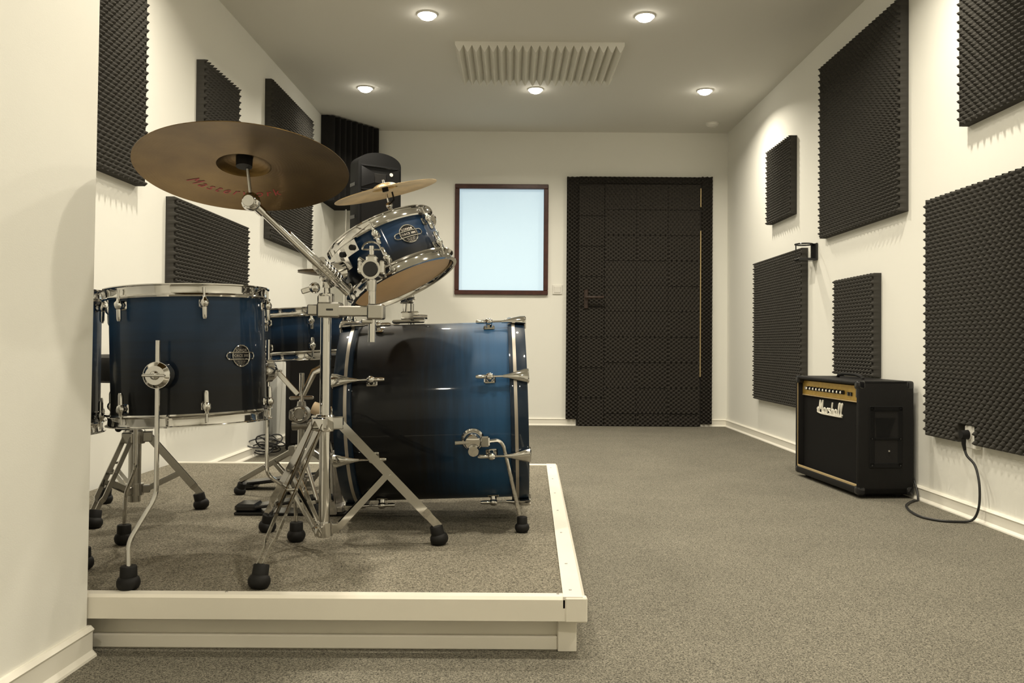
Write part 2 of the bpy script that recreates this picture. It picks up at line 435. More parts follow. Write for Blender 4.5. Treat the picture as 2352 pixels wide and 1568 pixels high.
# light switch
ls = thing('light_switch', 'small white light switch on the back wall between window and foam door', 'light switch', (.401, YB, 1.154))
B().box((0, -.005, 0), (.082, .010, .082), bev=.003).build('plate', 'white', ls)
B().box((0, -.0125, 0), (.055, .006, .055), Matrix.Rotation(.06, 3, 'X'), bev=.002).build('rocker', 'white', ls)
# smoke detector
sd = thing('smoke_detector', 'small round detector on the ceiling near the back right corner', 'detector', (1.64, 6.72, H))
B().lathe([(0, 0), (.055, 0), (.055, -.008), (.045, -.022), (.02, -.03), (0, -.03)], 28).build('housing', 'white', sd)
B().torus((0, 0, -.026), .03, .003, n=24).build('vent_ring', 'white', sd)

# ================================================================== CEILING SPOTS
def downlight(x, y, label):
    t = thing('ceiling_spotlight', label, 'spotlight', (x, y, H), group='recessed ceiling spotlights')
    B().lathe([(.046, 0), (.058, 0), (.058, -.004), (.053, -.008), (.046, -.004)], 28, close=True).build('trim_ring', 'white', t)
    B().lathe([(0, -.003), (.046, -.003), (.044, -.013), (.036, -.023), (.022, -.029), (0, -.031)], 24).build('lens', 'lamp', t)
    l = bpy.data.lights.new('spot_lamp', 'AREA'); l.shape = 'DISK'; l.size = .085; l.energy = LAMP_W; l.color = LAMP_COL
    l.spread = math.radians(150)
    o = bpy.data.objects.new('spot_lamp', l); COL.objects.link(o); o.parent = t; o.location = (0, 0, -.036)
downlight(-.468, 4.54, 'nearer bright ceiling spotlight left of the white wedge foam')
downlight(.733, 4.54, 'nearer bright ceiling spotlight right of the white wedge foam')
downlight(-1.04, 5.86, 'far left ceiling spotlight nearest the black corner foam')
downlight(.17, 5.86, 'far middle ceiling spotlight just behind the white wedge foam')
downlight(1.375, 5.86, 'far right ceiling spotlight nearest the detector')
for x, y, l in ((-1.04, 3.22, 'ceiling spotlight above the drum throne'), (.17, 3.22, 'ceiling spotlight above the platform edge'), (1.375, 3.22, 'ceiling spotlight near the right wall above the amplifier'),
                (-.468, 1.9, 'ceiling spotlight above the front of the platform left side'), (.733, 1.9, 'ceiling spotlight above the carpet in front of the platform'),
                (1.375, .58, 'added unseen ceiling spotlight near the right wall beside the viewer'), (-.468, -.74, 'ceiling spotlight behind the viewer on the left'), (.733, -.74, 'ceiling spotlight behind the viewer on the right')):  # the spot beside the viewer is added to brighten the near left wall
    downlight(x, y, l)

# ================================================================== PLATFORM
ZP = .128
FR = Vector((.166, 1.806, 0)); BR = Vector((.219, 3.83, 0)); FLx = XN-.2
pf = thing('drum_platform', 'low carpeted drum platform with white painted edges', 'platform', (-.6, 2.8, 0))
O = -Vector((-.6, 2.8, 0))
def P(x, y, z=0): return Vector((x, y, z)) + O
yf = 1.806
B().poly([P(xl(1.86)+.03, 1.86, .10), P(.124, 1.836, .10), P(.175, 3.80, .10), P(xl(3.8)+.03, 3.80, .10)], (0, 0, ZP-.10)).build('carpet_top', 'carpet_p', pf, smooth=False)
XW = xl(1.85)+.035
# front white edge: a bevelled angle board, the part left of the wall corner runs on behind it
fb = B().poly([P(XW, yf, .080), P(XW, yf, ZP-.002), P(XW, yf+.006, ZP+.004), P(XW, yf+.031, ZP+.004), P(XW, yf+.031, ZP-.02), P(XW, yf+.018, ZP-.02), P(XW, yf+.018, .080)], (.166-.016-XW, 0, 0))
fb.build('front_edge_board', 'plat_white', pf, smooth=False)
# right edge strip
dR = (BR-FR).normalized()
rb = B(); a = FR+Vector((0, .0, 0))
pts = [(-.046, ZP-.02), (-.046, ZP+.005), (-.004, ZP+.005), (.003, ZP-.002), (.006, .078), (-.012, .078), (-.012, ZP-.02)]
rb.poly([a + Vector((dx, 0, z)) + O for dx, z in pts], BR-FR)
rb.build('side_edge_board', 'plat_white', pf, smooth=False)
B().box(P(FR.x-.0175, yf+.008, .1045), (.049, .022, .0545), bev=.003).build('corner_cap', 'plat_white', pf, smooth=False)
B().poly([P(xl(3.8)+.03, 3.792, .10), P(xl(3.8)+.03, 3.792, ZP+.004), P(xl(3.8)+.03, 3.83, ZP+.004), P(xl(3.8)+.03, 3.83, .10)], (BR.x-.046-xl(3.8)-.03, 0, 0)).build('back_edge_board', 'plat_white', pf, smooth=False)
# recessed skirt below the boards
B().box(P((XW+.112)/2, 1.874, .04), (.112-XW, .02, .08)).build('front_skirt', 'plat_white', pf, smooth=False)
B().box(P((XW+.112)/2, 1.858, .0155), (.112-XW, .014, .031), bev=.003).build('front_skirting_strip', 'plat_white', pf, smooth=False)
B().box(P(.132, 1.858, .041), (.042, .03, .082), bev=.002).build('corner_post', 'plat_white', pf, smooth=False)
B().poly([P(.13, 1.88, 0), P(.15, 1.88, 0), P(.2, 3.8, 0), P(.18, 3.8, 0)], (0, 0, .082)).build('side_skirt', 'plat_white', pf, smooth=False)
B().box(P((xl(3.8)+.2)/2, 3.80, .05), (.2-xl(3.8)-.06, .02, .10)).build('back_skirt', 'plat_white', pf, smooth=False)
sm_ = B().lathe([(0, 0), (.0032, 0), (.0026, .0014), (0, .002)], 10).mesh('screw')
for t in (.02, .13, .30, .46, .62, .78, .93):
    q = FR + (BR-FR)*t + Vector((-.028, .01, 0)); link('screw', sm_, 'steel', pf, Matrix.Translation(Vector((q.x, q.y, ZP+.005))+O))
for x in (-.62, .11): link('screw', sm_, 'steel', pf, Matrix.Translation(P(x, yf+.024, ZP+.004)))

# ================================================================== DRUM HARDWARE
def rubber_foot_mesh(k=1.0):
    return B().lathe([(0, 0), (.014*k, 0), (.0215*k, .005*k), (.0248*k, .012*k), (.0255*k, .018*k), (.0245*k, .023*k), (.0215*k, .029*k), (.0185*k, .0305*k), (.0180*k, .052*k), (.0165*k, .054*k), (0, .054*k)], 20).mesh('rubber_foot', angle=50)
FOOT = rubber_foot_mesh()
FOOT_S = rubber_foot_mesh(.85)

def lug_mesh(L=.062):
    b = B()
    b.lathe([(0, 0), (.0028, 0), (.0028, .02), (.0045, .021), (.0055, .026), (.010, .031), (.0115, .037), (.010, .043), (.0065, .047), (.0062, .047+L*.45), (.0045, .05+L*.5), (0, .05+L*.5)], 12)
    b.cyl((0, 0, .037), (-.016, 0, .037), .0075, .0095, 10)
    b.box((-.014, 0, .037), (.006, .02, .022), bev=.003)
    return b.mesh('lug')
def hoop_mesh(R, up=1, h=.025):
    """pressed metal rim: flange out at the shell side, folded lip at the playing side (along +z*up)"""
    p = [(R-.004, -h*.7), (R+.010, -h*.7), (R+.012, -h*.55), (R+.004, -h*.35), (R+.003, 0), (R+.005, h*.38), (R+.010, h*.45), (R+.010, h*.55), (R+.0, h*.58), (R-.003, h*.4), (R-.003, 0), (R-.004, -h*.3)]
    return B().lathe([(r, z*up) for r, z in p], 72, close=True).mesh('hoop')

def badge(parent, R, ang, z, size, mat_='chrome'):
    """round badge with a cross bar, bent onto the shell"""
    def wrap(co, d=.0015):
        th = ang + co.x/(R+d); r = R + d + co.z
        return Vector((r*math.cos(th), r*math.sin(th), z+co.y))
    s = size
    b = B(); n = 40
    def ring(pts, wd):
        N = len(pts)
        c = [Vector((x, y, 0)) for x, y in pts]
        t = B().tube([(p.x, p.y, .001) for p in c], wd, 6, closed=True)
        me = t.mesh('r'); b.add_mesh(me, wrap); bpy.data.meshes.remove(me)
    ring([(s*math.cos(2*PI*k/n), s*1.0*math.sin(2*PI*k/n)) for k in range(n)], .0016)
    hw, hh = s*1.62, s*.32; bar = []
    for k in range(9): a = -PI/2+PI*k/8; bar.append((hw-hh+hh*math.cos(a), hh*math.sin(a)))
    for k in range(9): a = PI/2+PI*k/8; bar.append((-hw+hh+hh*math.cos(a), hh*math.sin(a)))
    bar2 = []
    for i, p in enumerate(bar):          # subdivide the straight runs so that they follow the curve
        q = bar[(i+1) % len(bar)]; m = 6 if abs(q[0]-p[0]) > s*.5 else 1
        for j in range(m): bar2.append((p[0]+(q[0]-p[0])*j/m, p[1]+(q[1]-p[1])*j/m))
    ring(bar2, .0016)
    o = b.build('badge', mat_, parent)
    plate = B(); vs = []
    me = bpy.data.meshes.new('p'); pv = [(0, 0, 0)]; pf_ = []
    for k in range(n): pv.append((s*math.cos(2*PI*k/n), s*math.sin(2*PI*k/n), 0))
    for k in range(n): pf_.append((0, 1+k, 1+(k+1) % n))
    me.from_pydata(pv, [], pf_); plate.add_mesh(me, lambda c: wrap(c, .0008))
    plate.build('badge_plate', 'gloss_black', o)
    for txt, sz, y in (('SONOR', s*.36, s*.52), ('FORCE 3007', s*.34, 0)):
        tm = text_mesh(txt, sz, 0, 0, 1.12); tb = B().add_mesh(tm, lambda c: wrap(Vector((c.x, c.y+y, 0)), .0022))
        tb.build('lettering', 'inlay', o, smooth=False)
    for i, hwid in enumerate((.5, .42, .3)):
        tb = B()
        for k in range(3): tb.poly([wrap(Vector((-s*hwid+k*s*hwid*.7, -s*(.5+.16*i), 0)), .0022), wrap(Vector((-s*hwid+(k+.8)*s*hwid*.7, -s*(.5+.16*i), 0)), .0022), wrap(Vector((-s*hwid+(k+.8)*s*hwid*.7, -s*(.55+.16*i), 0)), .0022), wrap(Vector((-s*hwid+k*s*hwid*.7, -s*(.55+.16*i), 0)), .0022)], (0, 0, .0001))
        tb.build('small_print', 'inlay', o, smooth=False)
    return o

def drum(root, R, Hh, nl, phase, lac, top='head_white', bottom='head', lugL=.062, lug_top=True):
    """shell from z=0 to Hh along local Z with two rims, heads and paired lugs"""
    B().lathe([(R-.008, 0), (R, 0), (R, Hh), (R-.008, Hh)], 80, close=True).build('shell', lac, root)
    hm_t, hm_b = hoop_mesh(R+.004, 1), hoop_mesh(R+.004, -1)
    link('top_hoop', hm_t, 'chrome', root, Matrix.Translation((0, 0, Hh)))
    link('bottom_hoop', hm_b, 'chrome', root, Matrix.Identity(4))
    B().lathe([(0, Hh+.003), (R-.004, Hh+.003), (R+.002, Hh-.004), (R+.001, Hh-.008), (0, Hh-.002)], 64).build('top_head', top, root)
    B().lathe([(0, -.003), (R-.004, -.003), (R+.002, .004), (R+.001, .008), (0, .002)], 64).build('bottom_head', bottom, root)
    lm = lug_mesh(lugL)
    for k in range(nl):
        a = phase + 2*PI*k/nl; rr = R+.015
        mt = Matrix.Rotation(a, 4, 'Z') @ Matrix.Translation((rr, 0, Hh+.004)) @ Matrix.Diagonal((1, 1, -1, 1))
        mb = Matrix.Rotation(a, 4, 'Z') @ Matrix.Translation((rr, 0, -.004))
        link('lug', lm, 'chrome', root, mt); link('lug', lm, 'chrome', root, mb)

def bent_leg(root, pts, r, foot_at, foot=FOOT, name='leg', mat_='chrome', smooth_n=4):
    """round rod following pts with rounded bends, rubber foot at the end"""
    pts = [Vector(p) for p in pts]; out = [pts[0]]
    for i in range(1, len(pts)-1):
        a, b, c = pts[i-1], pts[i], pts[i+1]
        d1 = min(.02, (b-a).length*.4); d2 = min(.02, (c-b).length*.4)
        p, q = b+(a-b).normalized()*d1, b+(c-b).normalized()*d2
        for k in range(smooth_n+1):
            t = k/smooth_n; out.append(p*(1-t)**2 + b*2*t*(1-t) + q*t*t)
    out.append(pts[-1])
    o = B().tube(out, r, 10).build(name, mat_, root)
    link('rubber_foot', foot, 'rubber', o, Matrix.Translation(foot_at))
    return o

# ------------------------------------------------------------------ bass drum (local Z = axis, front head at +Z)
BC = Vector((-.2285, 2.665, .468)); RB = .279; LB = .485
tilt = math.radians(1.9)
# local Z -> world +X (tilted up a little), local X -> world -Z... local Y -> world ... right handed
zx = Vector((math.cos(tilt), .012, math.sin(tilt))).normalized(); yx = Vector((0, 0, 1)); yx = (yx - zx*yx.dot(zx)).normalized(); xx = yx.cross(zx)
RB_M = Matrix((xx, yx, zx)).transposed()      # local X = world -Y..., local Y = up
bd = thing('bass_drum', 'large blue-to-black lacquered bass drum lying on its side on the platform', 'bass drum', BC, RB_M)
B().lathe([(RB-.009, -LB/2), (RB, -LB/2), (RB, LB/2), (RB-.009, LB/2)], 112, close=True).build('shell', 'lac_bass', bd)
for s_ in (-1, 1):
    e = s_*(LB/2+.038)
    prof = [(RB+.001, e-s_*.052), (RB+.013, e-s_*.051), (RB+.014, e-s_*.045), (RB+.014, e-s_*.004), (RB+.012, e), (RB+.001, e)]
    hp = B().lathe(prof, 112, close=True).build('hoop', 'hoop_dark', bd)
    B().lathe([(RB+.0135, e-s_*.040), (RB+.0148, e-s_*.040), (RB+.0148, e-s_*.0305), (RB+.0135, e-s_*.0305)], 112, close=True).build('hoop_inlay', 'inlay', hp)
    B().lathe([(0, e-s_*.016), (RB-.002, e-s_*.018), (RB+.002, e-s_*.022), (RB+.0005, e-s_*.03), (0, e-s_*.02)], 80).build('front_head' if s_ > 0 else 'batter_head', 'gloss_black' if s_ > 0 else 'head_white', bd)
# claw, rod and lug: local +Z to the hoop edge, +X outwards
def claw_meshes():
    c = B()   # claw hook: flares from the rod to a wide lip over the hoop edge
    sec = [(-.068, .0045, .0045, .006), (-.055, .0065, .006, .007), (-.032, .0125, .009, .009), (-.010, .019, .011, .010), (.004, .0215, .0115, .009), (.007, .020, .009, .007)]
    rings = []
    for z, wy, wx, cxx in sec:
        rings.append([c.bm.verts.new((cxx + wx*math.cos(2*PI*k/12), wy*math.sin(2*PI*k/12), z)) for k in range(12)])
    for a, b_ in zip(rings, rings[1:]):
        for k in range(12): c.bm.faces.new((a[k], a[(k+1) % 12], b_[(k+1) % 12], b_[k]))
    c.bm.faces.new(rings[0]); c.bm.faces.new(rings[-1])
    c.box((-.004, 0, .003), (.018, .036, .007), bev=.002)
    rod = B().cyl((.007, 0, -.115), (.007, 0, -.060), .0032, n=10)
    l = B()
    l.lathe([(0, -.148), (.0045, -.147), (.0062, -.140), (.0062, -.118), (.0085, -.116), (.0115, -.110), (.0115, -.104), (.0085, -.098), (.006, -.096), (0, -.095)], 14, Matrix.Translation((.007, 0, 0)))
    l.cyl((.007, 0, -.107), (-.013, 0, -.107), .0085, .011, 12)
    l.box((-.0125, 0, -.107), (.006, .026, .034), bev=.003)
    return c.mesh('claw_hook'), rod.mesh('tension_rod'), l.mesh('lug')
CL, RODM, LUGM = claw_meshes()
for s_ in (-1, 1):
    for k in range(8):
        a = math.radians(22.5 + 45*k)
        m = Matrix.Rotation(a, 4, 'Z') @ Matrix.Translation((RB+.0145, 0, s_*(LB/2+.036))) @ Matrix.Diagonal((1, 1, s_, 1))
        ch = link('claw_hook', CL, 'chrome', bd, m)
        link('tension_rod', RODM, 'chrome', ch); link('lug', LUGM, 'chrome', bd, m)
# spurs (front bottom, both sides): placed by a world point converted into drum space
inv = bd.matrix_world.inverted()
def spur(sgn):
    def L(x, y, z): return inv @ Vector((x, BC.y + sgn*(y-BC.y), z))
    br = B()
    p0 = L(-.105, 2.405, .41); nrm = (p0 - Vector((0, 0, p0.z))).normalized()
    c0 = p0 - nrm*(Vector((p0.x, p0.y, 0)).length - RB)
    br.lathe([(0, 0), (.034, 0), (.034, .007), (.030, .012), (.026, .012), (.025, .026), (.021, .033), (0, .035)], 28, Matrix.Translation(c0) @ frame_z(nrm))
    o = br.build('spur_bracket', 'chrome', bd)
    kn = B(); q = c0+nrm*.03
    kn.tube([q + Vector((0, 0, -.05)), q + Vector((0, 0, -.01))], [.006, .0045], 10); kn.cyl(q + Vector((0, -.022, .002)), q + Vector((0, -.022, .002)) + nrm*.012, .017, .015, 20)
    kn.build('wing_knob', 'chrome', o)
    bx = B().box(c0+nrm*.022 + Vector((0, 0, .036)), (.026, .03, .026), bev=.004).build('clamp_block', 'chrome', o)
    a = c0+nrm*.022 + Vector((0, 0, .045))
    bent_leg_pts = [a, L(-.02, 2.385, .408), L(.032, 2.44, .18)]
    foot = L(.040, 2.447, ZP)
    rod = [a]; A, Bp, Cp = bent_leg_pts
    for k in range(7):
        t = k/6; p, q2 = Bp+(A-Bp).normalized()*.022, Bp+(Cp-Bp).normalized()*.03
        rod.append(p*(1-t)**2 + Bp*2*t*(1-t) + q2*t*t)
    rod.append(Cp)
    lg = B().tube(rod, .0058, 10).build('spur_leg', 'chrome', bd)
    link('rubber_foot', FOOT_S, 'rubber', lg, Matrix.Translation(foot) @ (inv.to_3x3().to_4x4()))
spur(1); spur(-1)
# tom mount plate and post on top of the shell
tp = B()
def LB_(x, y, z): return inv @ Vector((x, y, z))
tp.box(LB_(-.325, 2.68, .753), (.07, .012, .105), bev=.004)
pl = tp.build('mount_plate', 'chrome', bd)
mb = B(); mb.box(LB_(-.322, 2.68, .772), (.05, .028, .06), bev=.005); mb.cyl(LB_(-.333, 2.68, .77), LB_(-.333, 2.68, .815), .014, n=16)
mb.box(LB_(-.333, 2.68, .822), (.04, .022, .046), bev=.004); mb.tube([LB_(-.333, 2.665, .824), LB_(-.30, 2.62, .826)], [.006, .004], 8)
mb.cyl(LB_(-.31, 2.66, .768), LB_(-.265, 2.66, .768), .009, .007, 12)
mb.build('post_clamp', 'chrome', pl)

# ------------------------------------------------------------------ rack tom
ax = Vector((-.50, .14, 1)).normalized()
RT, HT = .152, .142
tc_ = Vector((-.344, 2.41, .927)) - ax*HT/2
xr = Vector((1, 0, 0)); xr = (xr - ax*xr.dot(ax)).normalized(); yr = ax.cross(xr)
tm_ = thing('rack_tom', 'small blue rack tom tilted above the bass drum showing its tan underside', 'tom drum', tc_, Matrix((xr, yr, ax)).transposed())
M['lac_tom'] = lacquer('blue_burst_rack_tom', 2, .02, .155, BLK, (.015, .054, .135), (5, 5, 70))
drum(tm_, RT, HT, 6, math.radians(-35-60+2), 'lac_tom', lugL=.04)
badge(tm_, RT, math.radians(-61), HT*.56, .0265)
inv_t = tm_.matrix_world.inverted()
# curved suspension plate with grommets on the near left of the shell
sp = B(); a0, a1 = math.radians(-168), math.radians(-112)
def shp(a, z, d): return Vector(((RT+d)*math.cos(a), (RT+d)*math.sin(a), z))
for k in range(12):
    u0, u1 = a0+(a1-a0)*k/12, a0+(a1-a0)*(k+1)/12
    z0 = HT*.40 if 3 <= k <= 8 else HT*.62
    vs = [shp(u0, z0, .022), shp(u1, z0, .022), shp(u1, HT-.02, .022), shp(u0, HT-.02, .022)]
    nn = shp((u0+u1)/2, 0, 1).normalized()*.003
    sp.poly(vs, nn)
spo = sp.build('suspension_plate', 'chrome', tm_)
gm = B().cyl((0, 0, 0), (.014, 0, 0), .008, .008, 14).mesh('grommet')
for a in (-163, -150, -130, -117):
    link('grommet', gm, 'rubber', spo, Matrix.Rotation(math.radians(a), 4, 'Z') @ Matrix.Translation((RT+.018, 0, HT*.73)))
mk = B(); c = shp(math.radians(-142), HT*.50, .024); n_ = shp(math.radians(-142), 0, 1).normalized()
mk.cyl(c, c+n_*.03, .030, .026, 20); mk.ball(c+n_*.034, .022); mk.box(c+n_*.02+Vector((0, 0, -.03)), (.03, .03, .03), bev=.006)
mk.build('mount_bracket', 'chrome', tm_)

# ------------------------------------------------------------------ floor tom
RF, HF = .187, .312
ft_rot = (Matrix.Rotation(math.radians(-2.2), 3, 'Y') @ Matrix.Rotation(math.radians(-.8), 3, 'X'))
FC = Vector((-.819, 2.135, .490))
fl = thing('floor_tom', 'large blue-to-black floor tom on three bent chrome legs at the platform front', 'tom drum', FC, ft_rot)
drum(fl, RF, HF, 6, math.radians(-59), 'lac_floor', top='head_white', lugL=.05)
badge(fl, RF, math.radians(-30), HF*.485, .0260)
inv_f = fl.matrix_world.inverted()
def fleg(rod_xy, z_top, z_bend, mid, foot):
    f = lambda p: inv_f @ Vector(p)
    lg = bent_leg(fl, [f((*rod_xy, z_top)), f((*rod_xy, z_bend)), f(mid), f((foot[0], foot[1], ZP+.05))], .0055, (0, 0, 0))
    ft_ = [c for c in lg.children][0]; ft_.matrix_local = inv_f @ Matrix.Translation((foot[0], foot[1], ZP))
    br = B(); c = Vector((*rod_xy, .605)); n = (Vector((FC.x, FC.y, 0)) - Vector((*rod_xy, 0))).normalized()
    br.cyl(f(c-n*.008), f(c+n*.012), .031, .033, 28); br.cyl(f(c+n*.012), f(c+n*.036), .021, .026, 24); br.cyl(f(c-n*.018), f(c-n*.008), .022, .030, 24); br.ball(f(c-n*.018), .011)
    bo = br.build('leg_bracket', 'chrome', fl)
    side = n.cross(Vector((0, 0, 1)))
    B().bar(f(c-n*.026+side*.026), f(c-n*.026-side*.026), .010, .006, f(c+Vector((0, 0, 1)))-f(c), .002).build('wing_nut', 'chrome', bo)
fleg((-.809, 1.905), .685, .328, (-.850, 1.857, .232), (-.846, 1.852))
fleg((-.660, 2.262), .690, .322, (-.596, 2.312, .262), (-.592, 2.316))
fleg((-1.008, 2.238), .690, .335, (-1.046, 2.266, .268), (-1.050, 2.269))

# second floor tom, mostly hidden by the near wall corner
R2, H2 = .178, .352
F2 = Vector((-1.278, 2.19, .452))
f2 = thing('floor_tom', 'second floor tom mostly hidden behind the near wall corner', 'tom drum', F2)
drum(f2, R2, H2, 8, math.radians(4), 'lac_floor', lugL=.05)
for a, fx, fy in ((-62, -1.032, 2.016), (45, -1.40, 2.40), (175, -1.49, 2.06)):
    p = Vector((fx, fy, 0)); d = (p-Vector((F2.x, F2.y, 0))).normalized(); q = Vector((F2.x, F2.y, 0)) + d*(R2+.028)
    z0 = lambda z: Vector((0, 0, z))
    lg = bent_leg(f2, [q-F2+z0(.66), q-F2+z0(.33), p-F2+z0(.27), p-F2+z0(ZP+.05)], .0055, p-F2+z0(ZP))
    c = q-F2+z0(.60); B().cyl(c-d*.028, c+d*.012, .030, .028, 20).build('leg_bracket', 'chrome', f2)

# ------------------------------------------------------------------ stands
def tripod(root, c, feet, ztop, zlow, tube_r, mat_='chrome', gap=.022, w_=.024, base=None, braces=True, double=True, brace_t=.48, foot=FOOT, twist=(0, 0, 0)):
    """legs of paired flat bars from an upper collar to rubber feet, with braces to a lower collar"""
    c = Vector((c[0], c[1], 0)); o = -root.location
    up = Vector((0, 0, 1))
    col = B(); col.lathe([(tube_r, -.022), (tube_r+.010, -.022), (tube_r+.012, -.018), (tube_r+.012, .018), (tube_r+.009, .022), (tube_r, .022)], 20, Matrix.Translation(c+up*ztop+o))
    col2 = None
    for f in feet:
        d = (Vector((f[0], f[1], 0))-c).normalized()
        col.box(c+d*(tube_r+.018)+up*ztop+o, (.03, gap+.010, .034), rotz(math.atan2(d.y, d.x)), bev=.003)
    col.build('upper_collar', mat_, root)
    if braces:
        col2 = B(); col2.lathe([(tube_r, -.018), (tube_r+.009, -.018), (tube_r+.009, .018), (tube_r, .018)], 20, Matrix.Translation(c+up*zlow+o))
        for f in feet:
            d = (Vector((f[0], f[1], 0))-c).normalized()
            col2.box(c+d*(tube_r+.014)+up*zlow+o, (.028, gap*.8, .026), rotz(math.atan2(d.y, d.x)), bev=.003)
        col2.build('lower_collar', mat_, root)
    for f, tw_ in zip(feet, twist):
        fp = Vector((f[0], f[1], ZP if base is None else base)); d = (Vector((f[0], f[1], 0))-c).normalized(); sd_ = Matrix.Rotation(math.radians(tw_), 3, 'Z') @ d.cross(up)
        a = c + d*(tube_r+.022) + up*ztop; dirv = (fp + up*.045 - a).normalized(); e = fp + up*.05 - d*.006; k = a + (e-a)*.84
        lb = B()
        if double:
            for s_ in (-1, 1):
                lb.bar(a+sd_*s_*gap/2+o, k+sd_*s_*gap/2+o, w_, .0022, sd_)
                lb.bar(k+sd_*s_*gap/2+o, k+(e-a)*.05+sd_*s_*gap*.28+o, w_, .0022, sd_)
                lb.bar(k+(e-a)*.05+sd_*s_*gap*.28+o, e+sd_*s_*gap*.28+o, w_*.9, .0022, sd_)
        else: lb.bar(a+o, e+o, w_, .010, sd_, .003)
        for t in (.03, .5): lb.cyl(a+(e-a)*t+sd_*(gap/2+.004)+o, a+(e-a)*t-sd_*(gap/2+.004)+o, .004, n=8)
        lg = lb.build('leg', mat_, root, angle=30)
        fr_ = frame_z(-(dirv*.55 - up*.45).normalized() if False else up.lerp(-dirv, .55))
        link('rubber_foot', foot, 'rubber', lg, Matrix.Translation(fp+o+Vector((0, 0, .0))) @ frame_z(up.lerp(-dirv, .35)))
        if braces:
            m = a + (e-a)*brace_t; s0 = c + d*(tube_r+.02) + up*zlow
            bb = B()
            for s_ in (-1, 1): bb.bar(s0+sd_*s_*gap*.36+o, m+sd_*s_*gap*.36+o, w_*.72, .002, sd_)
            bb.build('brace', mat_, root, angle=30)

# boom cymbal stand in front
cs = thing('cymbal_stand', 'chrome boom cymbal stand with tripod legs in front of the bass drum', 'cymbal stand', (-.489, 2.20, ZP))
cb = Vector((-.489, 2.20)); o = -Vector((-.489, 2.20, ZP))
tripod(cs, cb, [(-.562, 1.868), (-.187, 2.292), (-.71, 2.437)], .470, .190, .0145, twist=(24, 0, 0))
V = Vector
B().cyl(V((-.489, 2.20, .168))+o, V((-.489, 2.20, .806))+o, .0145, n=24).build('lower_tube', 'chrome', cs)
B().cyl(V((-.489, 2.20, .80))+o, V((-.489, 2.20, .862))+o, .0105, n=20).build('upper_tube', 'chrome', cs)
hc = B(); hc.lathe([(.0145, .770), (.021, .772), (.021, .812), (.0105, .815)], 20, Matrix.Translation(V((-.489, 2.20, 0))+o)); hc.box(V((-.489, 2.172, .792))+o, (.03, .025, .032), bev=.004)
hco = hc.build('height_clamp', 'chrome', cs)
wg = B(); wg.ball(V((-.512, 2.165, .826))+o, .015); wg.bar(V((-.545, 2.16, .815))+o, V((-.50, 2.165, .83))+o, .014, .006, (0, 1, 0), .002); wg.build('wing_nut', 'chrome', hco)
# tilter and boom
tl = V((-.478, 2.165, .868)); tip = V((-.610, 1.945, 1.012)); tail = V((-.423, 2.235, .800))
bdv = (tip-tail).normalized()
q = tl
tt = B(); tt.cyl(V((-.489, 2.20, .83))+o, V((-.487, 2.195, .862))+o, .016, .014, 18); tt.cyl(q-bdv*.038+o, q+bdv*.038+o, .021, .021, 20); tt.cyl(V((-.489, 2.20, .855))+o, q+o, .018, .018, 16)
tto = tt.build('boom_tilter', 'chrome', cs)
gv = B()
for k in range(6):
    gv.torus(q+bdv*(-.03+.012*k)+o, .021, .0012, bdv, 20, 6)
gv.build('knurling', 'satin', tto)
B().cyl(q-bdv*.085+o, q-bdv*.03+o, .012, .013, 18).build('boom_sleeve', 'satin', cs)
B().cyl(tail+bdv*.028+o, tip+o, .0082, n=16).build('boom_arm', 'chrome', cs)
B().cyl(q+bdv*.03+o, q+bdv*.16+o, .0105, .009, 16).build('boom_collar', 'satin', cs)
# big cymbal + tilter under it
cn = Vector((-.046, .228, 1)).normalized(); cc = Vector((-.624, 1.93, 1.088)); RC = .241
def cym_h(r, R, bell, bh, bow):
    """height of the cymbal surface above its rim plane at radius r"""
    t = r/R
    z = bow*(1-t**1.9)
    if r < bell: z += bh*math.sqrt(max(0, 1-(r/bell)**2))**1.0
    return z
def cymbal(name, label, R, center, nrm, mat_, bell, bh, bow, thick=.0016, cat='cymbal'):
    n = Vector(nrm).normalized(); x = Vector((1, 0, 0)); x = (x-n*x.dot(n)).normalized(); y = n.cross(x)
    t = thing(name, label, cat, center, Matrix((x, y, n)).transposed())
    rs = [R*i/26 for i in range(26, 0, -1)] + [bell*1.001, bell*.97, bell*.9, bell*.75, bell*.5]
    rs = sorted(set(round(r, 5) for r in rs if r > .007), reverse=True) + [.006]
    top = [(r, cym_h(r, R, bell, bh, bow)+thick) for r in rs]; bot = [(r, cym_h(r, R, bell, bh, bow)) for r in reversed(rs)]
    B().lathe(top+bot, 96, close=True).build('plate', mat_, t, angle=50)
    return t
bow, bell, bh = .016, .062, .020
cyb = cymbal('ride_cymbal', 'large dark bronze cymbal tilted on the boom stand, seen from below', RC, cc - cn*.008, cn, 'bronze', bell, bh, bow)
